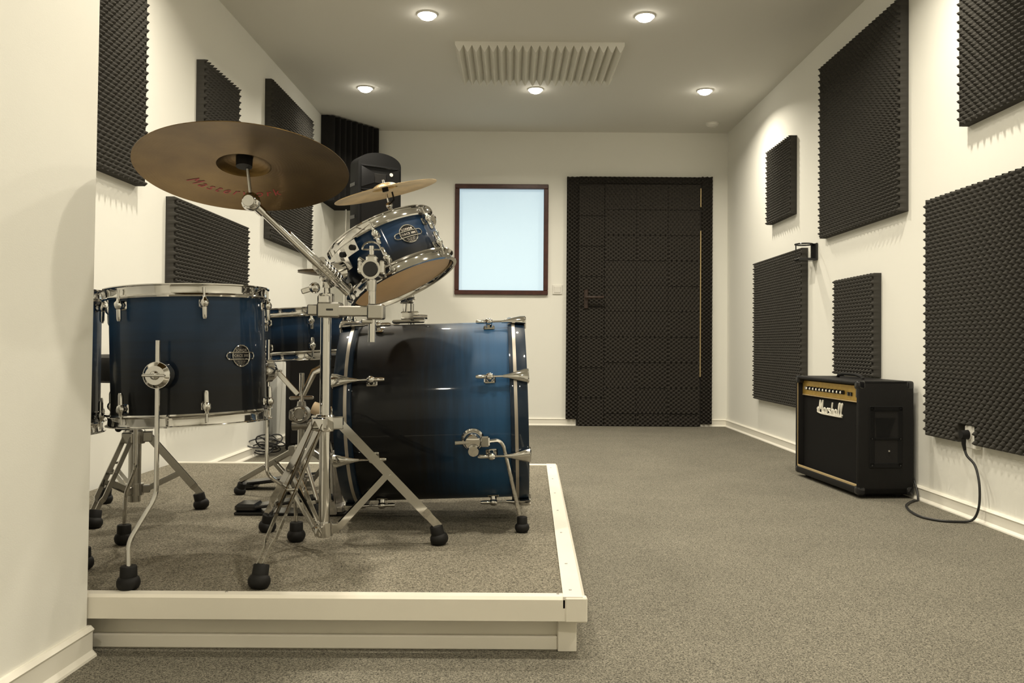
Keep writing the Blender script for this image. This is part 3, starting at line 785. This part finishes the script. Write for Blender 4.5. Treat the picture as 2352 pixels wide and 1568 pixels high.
# red script on the underside
tmx = text_mesh('Masterwork', .036, 0, .35, 1.35)
inv_c = cyb.matrix_world.inverted(); view = Vector((0, 0, .68))
tw = max(abs(v.co.x) for v in tmx.vertices)
def onto(c):                # lettering runs round the cymbal, readable from below
    ph = math.radians(118) - c.x/tw*math.radians(46); rr = .150 - c.y*1.25
    return Vector((rr*math.cos(ph), rr*math.sin(ph), cym_h(rr, RC, bell, bh, bow) - .0008))
B().add_mesh(tmx, onto).build('script_print', 'red', cyb, smooth=False)
hub = cc + cn*.010
st = B(); st.cyl(cc+cn*(.004)+o, cc+cn*.032+o, .0185, .0195, 20); st.build('cymbal_sleeve', 'rubber', cs)
st = B(); base_r = Vector((-.611, 1.945, 1.012)); st.cyl(base_r+o, cc+cn*.06+o, .004, n=10); st.build('tilter_rod', 'satin', cs)
st = B(); st.ball(base_r+V((0, -.002, .0))+o, .0225, sc=(1, .8, 1)); st.cyl(base_r+V((0, .016, 0))+o, base_r+V((0, -.022, 0))+o, .015, .013, 18); st.cyl(base_r-bdv*.04+o, base_r-bdv*.01+o, .011, .012, 14)
st.torus(base_r+V((0, -.016, 0))+o, .014, .003, (0, 1, 0), 24)
st.build('tilter', 'chrome', cs)
st = B(); st.cyl(cc+cn*.045+o, cc+cn*.056+o, .016, .016, 18); st.build('top_felt', 'rubber', cs)

# multi clamp carrying the tom post
mc = thing('tom_clamp', 'chrome clamp bar joining the cymbal stand to the rack tom post', 'clamp', (-.43, 2.185, .74))
o2 = -V((-.43, 2.185, .74))
B().box(V((-.474, 2.183, .7685))+o2, (.060, .056, .040), bev=.004).build('stand_jaw', 'satin', mc)
B().box(V((-.517, 2.183, .7685))+o2, (.028, .042, .028), bev=.003).build('jaw_end', 'satin', mc)
B().box(V((-.405, 2.168, .7655))+o2, (.09, .024, .027), bev=.003).build('bar', 'satin', mc)
pj = B().box(V((-.350, 2.165, .764))+o2, (.042, .050, .040), bev=.004).build('post_jaw', 'satin', mc)
B().box(V((-.372, 2.165, .739))+o2, (.03, .03, .012), bev=.003).build('jaw_foot', 'satin', mc)
B().box(V((-.470, 2.154, .769))+o2, (.018, .003, .005), bev=.001).build('key_slot', 'gloss_black', mc)
B().cyl(V((-.361, 2.165, .685))+o2, V((-.361, 2.165, .86))+o2, .0098, n=20).build('tom_post', 'chrome', mc)
bj = B(); bc_ = V((-.361, 2.155, .873)); bj.cyl(bc_+V((0, .03, 0))+o2, bc_+V((0, -.022, 0))+o2, .028, .026, 24)
bj.box(bc_+V((0, 0, .026))+o2, (.028, .034, .026), bev=.006)
for sx in (-1, 1): bj.box(bc_+V((sx*.028, -.006, .006))+o2, (.012, .03, .034), bev=.003)
bj.cyl(bc_+V((0, .0, -.03))+o2, bc_+V((0, 0, -.055))+o2, .014, .012, 14)
bj.build('ball_housing', 'chrome', mc)
B().cyl(bc_+V((0, -.020, 0))+o2, bc_+V((0, -.026, 0))+o2, .021, .018, 24).build('ball_socket', 'gloss_black', mc)
wn_ = B(); wn_.cyl(bc_+V((0, -.006, .03))+o2, bc_+V((0, -.006, .062))+o2, .006, .006, 10)
arc = [bc_+V((.024*math.cos(PI*k/12), -.008, .052+.020*math.sin(PI*k/12)))+o2 for k in range(13)]
wn_.tube(arc, .0026, 8); wn_.tube([arc[0], arc[-1]], .0022, 8); wn_.build('wing_nut', 'chrome', mc)
ar = B(); ar.tube([bc_+V((-.006, .03, .0))+o2, bc_+V((-.02, .06, .02))+o2, bc_+V((-.045, .085, .035))+o2], .0095, 12)
ar.build('tom_arm', 'chrome', mc)

# ------------------------------------------------------------------ crash cymbal on the stand behind the bass drum
n2 = Vector((-.252, -.10, 1)); c2 = Vector((-.479, 3.17, 1.261))
cymbal('crash_cymbal', 'pale bronze crash cymbal edge-on above the rack tom', .200, c2, n2, 'bronze2', .05, .02, .016)
c2s = thing('cymbal_stand', 'cymbal stand standing mostly hidden behind the bass drum', 'cymbal stand', (-.41, 3.45, ZP))
o3 = -V((-.41, 3.45, ZP))
tripod(c2s, (-.41, 3.45), [(-.176, 3.585), (-.644, 3.585), (-.41, 3.18)], .45, .19, .013)
B().cyl(V((-.41, 3.45, .165))+o3, V((-.41, 3.45, .80))+o3, .013, n=18).build('lower_tube', 'chrome', c2s)
B().cyl(V((-.41, 3.45, .79))+o3, V((-.41, 3.45, .98))+o3, .0095, n=16).build('upper_tube', 'chrome', c2s)
n2n = n2.normalized(); bp = c2 - n2n*.05
bx_ = B(); bx_.cyl(V((-.41, 3.45, .975))+o3, bp+o3, .008, n=12); bx_.build('boom_arm', 'chrome', c2s)
bx_ = B(); bx_.cyl(bp+o3, c2+n2n*.05+o3, .004, n=10); bx_.ball(bp+o3, .013); bx_.build('tilter', 'chrome', c2s)
bx_ = B(); bx_.tube([bp+V((.0, -.01, .0))+o3, bp+V((.02, -.012, .02))+o3, bp+V((.012, -.012, .05))+o3], .0035, 8); bx_.build('wing_nut', 'rubber', c2s)
bx_ = B(); bx_.cyl(c2+n2n*.004+o3, c2+n2n*.034+o3, .012, .012, 14); bx_.build('felt', 'rubber', c2s)

# ------------------------------------------------------------------ hi-hat
hx, hy = -.632, 3.17
hn = Vector((.03, -.02, 1))
cymbal('hi_hat_cymbal', 'lower cymbal of the hi-hat pair glimpsed left of the tom clamp', .178, (hx, hy, .945), hn, 'bronze', .045, -.016, -.012)
cymbal('hi_hat_cymbal', 'upper cymbal of the hi-hat pair glimpsed left of the tom clamp', .178, (hx, hy, .951), hn, 'bronze', .045, .016, .012)
hh = thing('hi_hat_stand', 'thin hi-hat stand with tall rod behind the snare drum', 'hi-hat stand', (hx, hy, ZP))
oh = -V((hx, hy, ZP))
tripod(hh, (hx, hy), [(-.632, 3.42), (-.815, 3.045), (-.43, 3.03)], .42, .19, .012)
B().cyl(V((hx, hy, .15))+oh, V((hx, hy, .80))+oh, .012, n=16).build('lower_tube', 'chrome', hh)
B().cyl(V((hx, hy, .79))+oh, V((hx, hy, .925))+oh, .009, n=16).build('upper_tube', 'chrome', hh)
B().cyl(V((hx, hy, .92))+oh, V((hx, hy, 1.195))+oh, .003, n=8).build('pull_rod', 'chrome', hh)
B().cyl(V((hx, hy, .905))+oh, V((hx, hy, .927))+oh, .018, .016, 16).build('seat_cup', 'rubber', hh)
B().cyl(V((hx, hy, .985))+oh, V((hx, hy, 1.02))+oh, .010, .010, 14).build('clutch', 'chrome', hh)
pd = B(); pd.box(V((-.86, 3.16, .165))+oh, (.26, .085, .012), Matrix.Rotation(-.12, 3, 'Y'), bev=.004); pd.box(V((-.99, 3.16, .14))+oh, (.06, .09, .022), bev=.006)
pd.build('foot_pedal', 'gloss_black', hh)

# ------------------------------------------------------------------ snare drum and stand
RS, HS = .178, .150
SC = Vector((-.735, 2.93, .635)); s_rot = Matrix.Rotation(math.radians(-3.5), 3, 'Y')
sn = thing('snare_drum', 'blue snare drum half hidden between the floor tom and cymbal stand', 'snare drum', SC, s_rot)
drum(sn, RS, HS, 8, math.radians(-110), 'lac_snare', lugL=.03)
ss = thing('snare_stand', 'chrome snare stand with three basket arms under the snare drum', 'snare stand', (-.735, 2.93, ZP))
os_ = -V((-.735, 2.93, ZP))
tripod(ss, (-.735, 2.93), [(-.986, 3.029), (-.60, 2.615), (-.545, 2.99)], .300, .185, .012, mat_='satin', double=False, w_=.020, brace_t=.35, foot=FOOT_S)
B().cyl(V((-.735, 2.93, .16))+os_, V((-.735, 2.93, .415))+os_, .0125, n=16).build('lower_tube', 'satin', ss)
bk = B(); bk.cyl(V((-.735, 2.905, .432))+os_, V((-.735, 2.955, .432))+os_, .030, .028, 20); bk.box(V((-.752, 2.93, .428))+os_, (.05, .034, .040), bev=.009, seg=2)
bk.cyl(V((-.765, 2.93, .392))+os_, V((-.705, 2.93, .392))+os_, .019, .017, 18); bk.ball(V((-.700, 2.915, .400))+os_, .013); bk.cyl(V((-.735, 2.93, .45))+os_, V((-.735, 2.93, .475))+os_, .018, .014, 16)
bk.build('basket_tilter', 'steel', ss)
tk = B().torus(V((-.735, 2.903, .432))+os_, .022, .004, (0, 1, 0), 22).build('gear_ring', 'chrome', ss)
B().cyl(V((-.735, 2.93, .47))+os_, V((-.735, 2.93, .575))+os_, .009, n=14).build('basket_screw', 'chrome', ss)
B().box(V((-.735, 2.93, .488))+os_, (.085, .016, .013), rotz(.5), bev=.004).build('basket_nut', 'steel', ss)
for a in (195, 315, 75):
    d = V((math.cos(math.radians(a)), math.sin(math.radians(a)), 0)); c0 = V((-.735, 2.93, .500))
    ab = B(); ab.bar(c0+d*.012+os_, c0+d*.085+V((0, 0, .082))+os_, .018, .012, d.cross(V((0, 0, 1))), .002); ab.bar(c0+d*.08+V((0, 0, .080))+os_, c0+d*.188+V((0, 0, .106))+os_, .014, .012, d.cross(V((0, 0, 1))), .002)
    ao = ab.build('basket_arm', 'chrome', ss)
    B().box(c0+d*.198+V((0, 0, .122))+os_, (.014, .03, .05), rotz(math.radians(a)), bev=.006).build('arm_grip', 'rubber', ao)

# ------------------------------------------------------------------ bass drum pedal
bp_ = thing('bass_pedal', 'black footboard kick pedal with pale beater behind the bass drum', 'pedal', (-.70, 2.70, ZP))
op = -V((-.70, 2.70, ZP))
B().box(V((-.70, 2.70, ZP+.006))+op, (.36, .09, .008), bev=.002).build('base_plate', 'gloss_black', bp_)
B().box(V((-.845, 2.70, ZP+.022))+op, (.07, .085, .026), bev=.008).build('heel_plate', 'gloss_black', bp_)
B().box(V((-.70, 2.70, ZP+.042))+op, (.24, .08, .010), Matrix.Rotation(-.16, 3, 'Y'), bev=.003).build('footboard', 'gloss_black', bp_)
fr2 = B()
for s_ in (-1, 1): fr2.bar(V((-.56, 2.70+s_*.05, ZP+.005))+op, V((-.575, 2.70+s_*.045, ZP+.20))+op, .024, .010, (0, 1, 0), .003)
fr2.cyl(V((-.575, 2.64, ZP+.19))+op, V((-.575, 2.76, ZP+.19))+op, .008, n=12); fr2.box(V((-.555, 2.70, ZP+.02))+op, (.05, .09, .02), bev=.004)
fr2.build('pedal_frame', 'steel', bp_)
B().cyl(V((-.575, 2.70, ZP+.19))+op, V((-.61, 2.70, .455))+op, .0045, n=10).build('beater_rod', 'chrome', bp_)
B().cyl(V((-.640, 2.70, .472))+op, V((-.588, 2.70, .452))+op, .020, .024, 18).build('beater_head', 'beater', bp_)
ch_ = B(); ch_.tube([V((-.59, 2.70, ZP+.19))+op, V((-.60, 2.70, ZP+.10))+op], .006, 8); ch_.build('chain', 'steel', bp_)
sp_ = B()
for s_ in (-1, 1): sp_.tube([V((-.565, 2.70+s_*.062, ZP+.05))+op, V((-.57, 2.70+s_*.062, ZP+.17))+op], .008, 10)
sp_.build('spring', 'chrome', bp_)

# ------------------------------------------------------------------ throne
th = thing('drum_throne', 'black drum stool on a thick tripod tube behind the floor tom', 'stool', (-1.213, 2.69, ZP))
ot = -V((-1.213, 2.69, ZP))
tripod(th, (-1.213, 2.69), [(-1.019, 2.763), (-1.387, 2.849), (-1.232, 2.462)], .375, .205, .0195, mat_='satin', gap=.026, w_=.022, brace_t=.62)
B().cyl(V((-1.213, 2.69, .165))+ot, V((-1.213, 2.69, .48))+ot, .0195, n=22).build('post_tube', 'satin', th)
B().cyl(V((-1.213, 2.69, .47))+ot, V((-1.213, 2.69, .57))+ot, .012, n=16).build('height_rod', 'chrome', th)
B().lathe([(0, .555), (.155, .555), (.168, .562), (.172, .580), (.170, .615), (.160, .632), (.13, .640), (0, .642)], 48, Matrix.Translation(V((-1.213, 2.69, 0))+ot)).build('seat', 'vinyl', th)
kb = B(); kb.cyl(V((-1.235, 2.69, .40))+ot, V((-1.262, 2.685, .40))+ot, .005, n=10); kb.ball(V((-1.265, 2.685, .40))+ot, .011); kb.build('clamp_knob', 'rubber', th)

# ================================================================== CORNER SPEAKERS
sx_, sy_ = -1.06, 6.24
psr = rotz(math.radians(33))
ps = thing('loudspeaker', 'black arched-top loudspeaker high in the back left corner below the corner foam', 'loudspeaker', (sx_, sy_, 1.435), psr)
W2, D2, HH = .17, .17, .66
front = [(-W2, 0), (W2, 0), (W2, HH-.09)] + [(W2*math.cos(PI*k/16), HH-.09+.085*math.sin(PI*k/16)) for k in range(1, 16)] + [(-W2, HH-.09)]
sb = B(); n_ = len(front)
ra = [sb.bm.verts.new((x, -D2, z)) for x, z in front]; rb_ = [sb.bm.verts.new((x, -.02, z)) for x, z in front]; rc = [sb.bm.verts.new((x*.55, D2, .03+z*.93)) for x, z in front]
for a_, b_ in ((ra, rb_), (rb_, rc)):
    for k in range(n_): sb.bm.faces.new((a_[k], a_[(k+1) % n_], b_[(k+1) % n_], b_[k]))
sb.bm.faces.new(ra); sb.bm.faces.new(rc)
sb.build('cabinet', 'plastic', ps, angle=40)
g = B(); g.box((0, -D2-.004, .19), (.30, .012, .34), bev=.004); g.build('grille', 'grille', ps)
hb = B(); hb.box((0, -D2-.004, .55), (.30, .010, .012), bev=.003); hb.box((0, -D2-.004, .375), (.30, .010, .012), bev=.003)
for s_ in (-1, 1): hb.poly([(s_*.15, -D2-.001, .39), (s_*.15, -D2-.001, .545), (s_*.05, -D2-.004, .50), (s_*.05, -D2-.004, .43)], (0, -.010, 0))
hb.build('horn_flare', 'gloss_black', ps, smooth=False)
B().box((0, -D2-.002, .465), (.10, .006, .07), bev=.002).build('horn_throat', 'foam_black', ps)
B().cyl((.085, -D2-.008, .50), (.085, -D2-.016, .50), .014, .013, 20).build('round_emblem', 'logo', ps)
for z in (.18, .42): B().box((-W2-.001, -D2*.4, z), (.006, .10, .03), bev=.004).build('side_slot', 'gloss_black', ps)
sst = thing('speaker_stand', 'black tripod pole stand carrying the corner loudspeaker, mostly hidden by drums', 'speaker stand', (sx_, sy_, 0))
B().cyl((0, 0, .12), (0, 0, 1.435), .0175, n=16).build('pole', 'gloss_black', sst)
cl_ = B(); cl_.cyl((0, 0, .72), (0, 0, .78), .028, n=16); cl_.build('collar', 'plastic', sst)
for a in (30, 150, 270):
    d = V((math.cos(math.radians(a)), math.sin(math.radians(a)), 0))
    B().bar(V((0, 0, .74))+d*.025, d*.40+V((0, 0, .03)), .025, .012, d.cross(V((0, 0, 1))), .003).build('leg', 'gloss_black', sst)
    B().bar(V((0, 0, .16))+d*.02, d*.24+V((0, 0, .30)), .018, .008, d.cross(V((0, 0, 1))), .002).build('brace', 'gloss_black', sst)
    B().cyl(d*.40+V((0, 0, 0)), d*.40+V((0, 0, .035)), .018, .016, 12).build('foot_cap', 'rubber', sst)
sw = thing('subwoofer', 'black floor-standing speaker box seen low behind the snare stand by the left wall', 'loudspeaker', (-1.175, 5.32, 0), rotz(math.radians(8)))
B().box((0, 0, .335), (.46, .42, .62), bev=.012, seg=2).build('cabinet', 'vinyl', sw)
B().box((0, -.213, .335), (.40, .012, .54), bev=.004).build('grille', 'grille', sw)
for sx in (-1, 1):
    for sy in (-1, 1):
        B().cyl((sx*.18, sy*.16, 0), (sx*.18, sy*.16, .027), .02, .018, 12).build('foot', 'rubber', sw)
for s_ in (-1, 1): B().box((s_*.231, 0, .45), (.006, .14, .07), bev=.003).build('side_handle', 'gloss_black', sw)
# heap of cable by the wall
random.seed(11)
cbm = B()
for k in range(9):
    cxx, cyy = -1.47+random.uniform(-.02, .05), 5.10+random.uniform(-.06, .05); rx, ry = random.uniform(.05, .11), random.uniform(.04, .09); ph = random.uniform(0, 6); tz = random.uniform(.2, .9)
    cbm.tube([(cxx+1.45+rx*math.cos(t_+ph)*.8, cyy-5.1+ry*math.sin(t_), .012+.011*k*.6+tz*.06*(1+math.sin(t_+ph))*.9) for t_ in [2*PI*i/22 for i in range(22)]], .0042, 6, closed=True)
co = cbm.build('cable_heap', 'cable'); co.location = (-1.46, 5.02, 0)
tag(co, 'heap of tangled black cable on the floor beside the left wall', 'cable')
# thin cable dangling from the back left wall down to the heap
dc = B().tube([(0, 0, .62), (.03, -.02, .5), (.10, -.06, .3), (.14, -.1, .05)], .004, 6).build('hanging_cable', 'cable'); dc.location = (-1.53, 5.62, 0)
dcj = B().cyl((0, 0, .60), (-.003, 0, .68), .009, .011, 10).build('jack_sleeve', 'cable', dc)
tag(dc, 'thin black cable hanging down the left wall behind the floor tom leg', 'cable')

# ================================================================== AMPLIFIER
aw, ad, ah = .690, .262, .528
a_rot = rotz(math.atan2(-.998, .063))
# local X to the viewer's right along the front, local Y into the cabinet; origin at front bottom centre
fmid = (V((1.528, 4.408, 0))+V((1.572, 3.713, 0)))/2
am = thing('guitar_amplifier', 'black combo guitar amplifier with gold control panel standing by the right wall', 'amplifier', fmid + V((-.006, 0, 0)), a_rot)
cbx = B(); t_ = .018; fz = .018
# cabinet as a thick-walled frame: the front is open and holds the recessed baffle
for c_, s_ in (((-aw/2+t_/2, ad/2, ah/2+fz/2), (t_, ad, ah-fz)), ((aw/2-t_/2, ad/2, ah/2+fz/2), (t_, ad, ah-fz)), ((0, ad/2, ah-t_/2), (aw, ad, t_)), ((0, ad/2, fz+t_), (aw, ad, t_*2)), ((0, ad-.006, ah/2+fz/2), (aw, .012, ah-fz))):
    cbx.box(c_, s_, bev=.0085, seg=3)
cbx.build('cabinet', 'vinyl', am)
B().box((0, .044, .242), (aw-.036, .012, .385)).build('grille_cloth', 'grille', am, smooth=False)
pn = B().box((0, .012, .4505), (aw-.040, .014, .072), bev=.002).build('control_panel', 'gold', am); pn.location = (0, .026, .0185)
kn_ = B().lathe([(0, 0), (.0105, 0), (.0105, .006), (.0085, .016), (0, .017)], 16, Matrix.Rotation(PI/2, 4, 'X')).mesh('knob')
kc = B().lathe([(0, .017), (.0062, .017), (.005, .0195), (0, .0195)], 14, Matrix.Rotation(PI/2, 4, 'X')).mesh('knob_cap')
for k in range(11):
    x = -.235+.038*k
    ko = link('knob', kn_, 'gloss_black', pn, Matrix.Translation((x, .005, .448)))
    link('knob_cap', kc, 'logo', ko)
B().cyl((-.275, .005, .448), (-.275, -.002, .448), .009, .009, 14).build('input_jack', 'steel', pn)
for x in (.195, .222): B().box((x, .003, .444), (.016, .008, .018), bev=.002).build('push_button', 'gloss_black', pn)
B().box((.292, .002, .4525), (.032, .010, .042), bev=.003).build('power_switch', 'gloss_black', pn)
for nm, c_, s_ in (('piping', (0, .006, .056), (aw-.04, .006, .012)), ('piping', (0, .032, .430), (aw-.04, .005, .006)), ('piping', (-aw/2+.0195, .006, .28), (.0025, .005, .46))):
    B().box(c_, s_, bev=.0015).build(nm, 'goldtrim', am, smooth=False)
# script logo drawn as pen strokes, slanted; built in strokes (x, z) and thickened
def bez(pts, n=8):
    out = []
    for i in range(0, len(pts)-1):
        p0 = pts[max(i-1, 0)]; p1 = pts[i]; p2 = pts[i+1]; p3 = pts[min(i+2, len(pts)-1)]
        for k in range(n):
            t = k/n; f = lambda a, b_, c_, d_: .5*((2*b_)+(-a+c_)*t+(2*a-5*b_+4*c_-d_)*t*t+(-a+3*b_-3*c_+d_)*t**3)
            out.append((f(p0[0], p1[0], p2[0], p3[0]), f(p0[1], p1[1], p2[1], p3[1])))
    out.append(pts[-1]); return out
strokes = [
    [(-.2, .45), (-.35, .75), (-.1, 1.0), (.2, .75), (.15, .3), (-.15, .1), (-.35, .25)],                     # M entry loop
    [(.15, .2), (.35, 1.2), (.62, 2.6)], [(.62, 2.6), (.72, 1.2), (.8, .75)], [(.8, .75), (1.1, 1.6), (1.5, 2.6)], [(1.5, 2.6), (1.35, 1.2), (1.3, .2), (1.6, .05)],
    [(2.35, .95), (1.95, 1.05), (1.7, .6), (1.8, .1), (2.15, .15), (2.35, .6)], [(2.42, 1.0), (2.3, .4), (2.4, 0), (2.65, .15)],   # a
    [(2.8, .0), (2.9, .6), (2.95, 1.05)], [(2.92, .8), (3.1, 1.1), (3.35, .95)],                               # r
    [(4.0, .95), (3.65, 1.1), (3.5, .8), (3.85, .5), (3.85, .1), (3.4, 0)],                                    # s
    [(4.3, 0), (4.5, 1.2), (4.7, 2.4)], [(4.4, .5), (4.7, 1.0), (4.95, .85), (4.9, .1), (5.1, 0)],              # h
    [(6.0, .95), (5.6, 1.05), (5.35, .6), (5.45, .1), (5.8, .15), (6.0, .6)], [(6.07, 1.0), (5.95, .4), (6.05, 0), (6.3, .15)],   # a
    [(6.45, .15), (6.75, 1.4), (7.05, 2.35), (6.8, 2.3), (6.6, 1.0), (6.65, .05), (6.9, .1)],                   # l
    [(7.2, .15), (7.5, 1.4), (7.8, 2.35), (7.55, 2.3), (7.35, 1.0), (7.4, .05), (7.75, .25)],                   # l
    [(-.1, .05), (1.2, -.12), (4.0, -.15), (6.5, -.15), (7.6, -.1)],                                           # underline sweep
]
lg_ = B(); sc_ = .0335
for s_ in strokes:
    pts = bez(s_, 6); lg_.tube([((x-3.7)*sc_, 0, z*.0245) for x, z in pts], .0046, 6)
lo = lg_.build('script_logo', 'logo', am); lo.location = (-.015, .036, .350)
# corner protectors
cpm = B().box((0, 0, 0), (.041, .041, .041), bev=.012, seg=3).mesh('corner_protector')
for x in (-1, 1):
    for y in (0, 1):
        for z in (0, 1):
            link('corner_protector', cpm, 'gloss_black', am, Matrix.Translation((x*(aw/2-.0185), .0185 if y == 0 else ad-.0185, fz+.0185 if z == 0 else ah-.0185)))
ft4 = B().cyl((0, 0, 0), (0, 0, .02), .018, .015, 12).mesh('foot')
for x in (-1, 1):
    for y in (.05, ad-.05): link('foot', ft4, 'rubber', am, Matrix.Translation((x*(aw/2-.06), y, 0)))
# side handle plates with a deep hollow (right one shows)
for s_ in (-1, 1):
    xs = s_*(aw/2)
    hp_ = B()
    for c_, z_ in (((xs, ad/2, .405), (.008, .155, .024)), ((xs, ad/2, .270), (.008, .155, .014)), ((xs, ad/2, .150), (.008, .155, .026)), ((xs, ad/2-.066, .28), (.008, .024, .27)), ((xs, ad/2+.066, .28), (.008, .024, .27))): hp_.box(c_, z_, bev=.003)
    ho = hp_.build('side_handle_plate', 'plastic', am)
    hb_ = B(); hb_.poly([(xs-s_*.001, ad/2-.054, .393), (xs-s_*.001, ad/2+.054, .393), (xs+s_*.001, ad/2+.012, .277), (xs+s_*.001, ad/2-.044, .277)], (s_*.002, 0, 0)); hb_.build('scooped_wall', 'plastic', ho, smooth=False)
    hb_ = B(); hb_.box((xs+s_*.0005, ad/2, .335), (.002, .108, .116)); hb_.box((xs+s_*.0005, ad/2, .213), (.002, .108, .10)); hb_.build('hollow', 'foam_black', ho, smooth=False)
    for y in (-.066, .066):
        for z in (.405, .27, .15): B().cyl((xs+s_*.003, ad/2+y, z), (xs+s_*.0055, ad/2+y, z), .0042, .0035, 10).build('screw', 'gloss_black', ho)
    hb_ = B(); hb_.cyl((xs+s_*.001, ad/2+.012, .215), (xs+s_*.006, ad/2+.012, .215), .005, .004, 12); hb_.build('jack', 'steel', ho)
th_ = B(); th_.tube([(-.13, ad/2, ah), (-.12, ad/2, ah+.012), (-.06, ad/2, ah+.020), (.06, ad/2, ah+.020), (.12, ad/2, ah+.012), (.13, ad/2, ah)], .008, 8)
th_.build('strap_handle', 'vinyl', am)

# socket, plug and lead
so = thing('power_socket', 'white wall socket set into the notch of the nearest right foam panel', 'socket', (XR, 3.275, .328))
B().box((-.015, -.006, 0), (.030, .074, .09), bev=.004).build('plate', 'white', so)
B().cyl((-.030, 0, .012), (-.034, 0, .012), .024, .024, 24).build('outlet_ring', 'white', so)
pc = thing('power_lead', 'black mains lead running from the wall socket across the carpet to the amplifier', 'cable', (XR, 3.275, 0))
oc = -V((XR, 3.275, 0))
B().cyl(V((XR-.034, 3.275, .338))+oc, V((XR-.062, 3.275, .338))+oc, .019, .016, 18).build('plug', 'rubber', pc)
B().tube([V((XR-.050, 3.275, .338))+oc, V((XR-.050, 3.275, .30))+oc, V((XR-.046, 3.273, .272))+oc], [.010, .008, .005], 10).build('strain_relief', 'rubber', pc)
ld = [V(p)+oc for p in ((1.803, 3.274, .28), (1.806, 3.262, .255), (1.82, 3.235, .225), (1.818, 3.205, .18), (1.815, 3.19, .13), (1.812, 3.19, .07), (1.805, 3.205, .025), (1.785, 3.215, .008), (1.75, 3.22, .0055), (1.69, 3.235, .0055), (1.65, 3.30, .0055), (1.655, 3.40, .0055), (1.69, 3.52, .006), (1.74, 3.60, .006), (1.79, 3.655, .006), (1.822, 3.685, .008), (1.833, 3.74, .075), (1.838, 3.82, .12))]
sm = []
for i in range(len(ld)-1):
    p0, p1, p2, p3 = ld[max(i-1, 0)], ld[i], ld[i+1], ld[min(i+2, len(ld)-1)]
    for k in range(5):
        t = k/5; sm.append(.5*((2*p1)+(-p0+p2)*t+(2*p0-5*p1+4*p2-p3)*t*t+(-p0+3*p1-3*p2+p3)*t**3))
sm.append(ld[-1])
B().tube(sm, .0048, 8).build('lead', 'cable', pc)

# wall bracket: plate with an open ring and a lower ledge
wb = thing('wall_bracket', 'small black ring-shaped holder on the right wall beneath the large upper foam panel', 'bracket', (XR, 5.01, 1.255))
B().box((-.006, 0, 0), (.012, .095, .105), bev=.003).build('back_plate', 'gloss_black', wb)
B().torus((-.068, .0, .048), .052, .0045, (0, 0, 1), 32, 8).build('ring', 'gloss_black', wb)
B().box((-.060, 0, -.045), (.105, .085, .016), bev=.004).build('ledge', 'gloss_black', wb)
B().box((-.016, -.0, .048), (.02, .03, .010), bev=.002).build('ring_arm', 'gloss_black', wb)
B().cyl((-.116, 0, -.04), (-.118, 0, .048), .004, n=8).build('front_strut', 'gloss_black', wb)
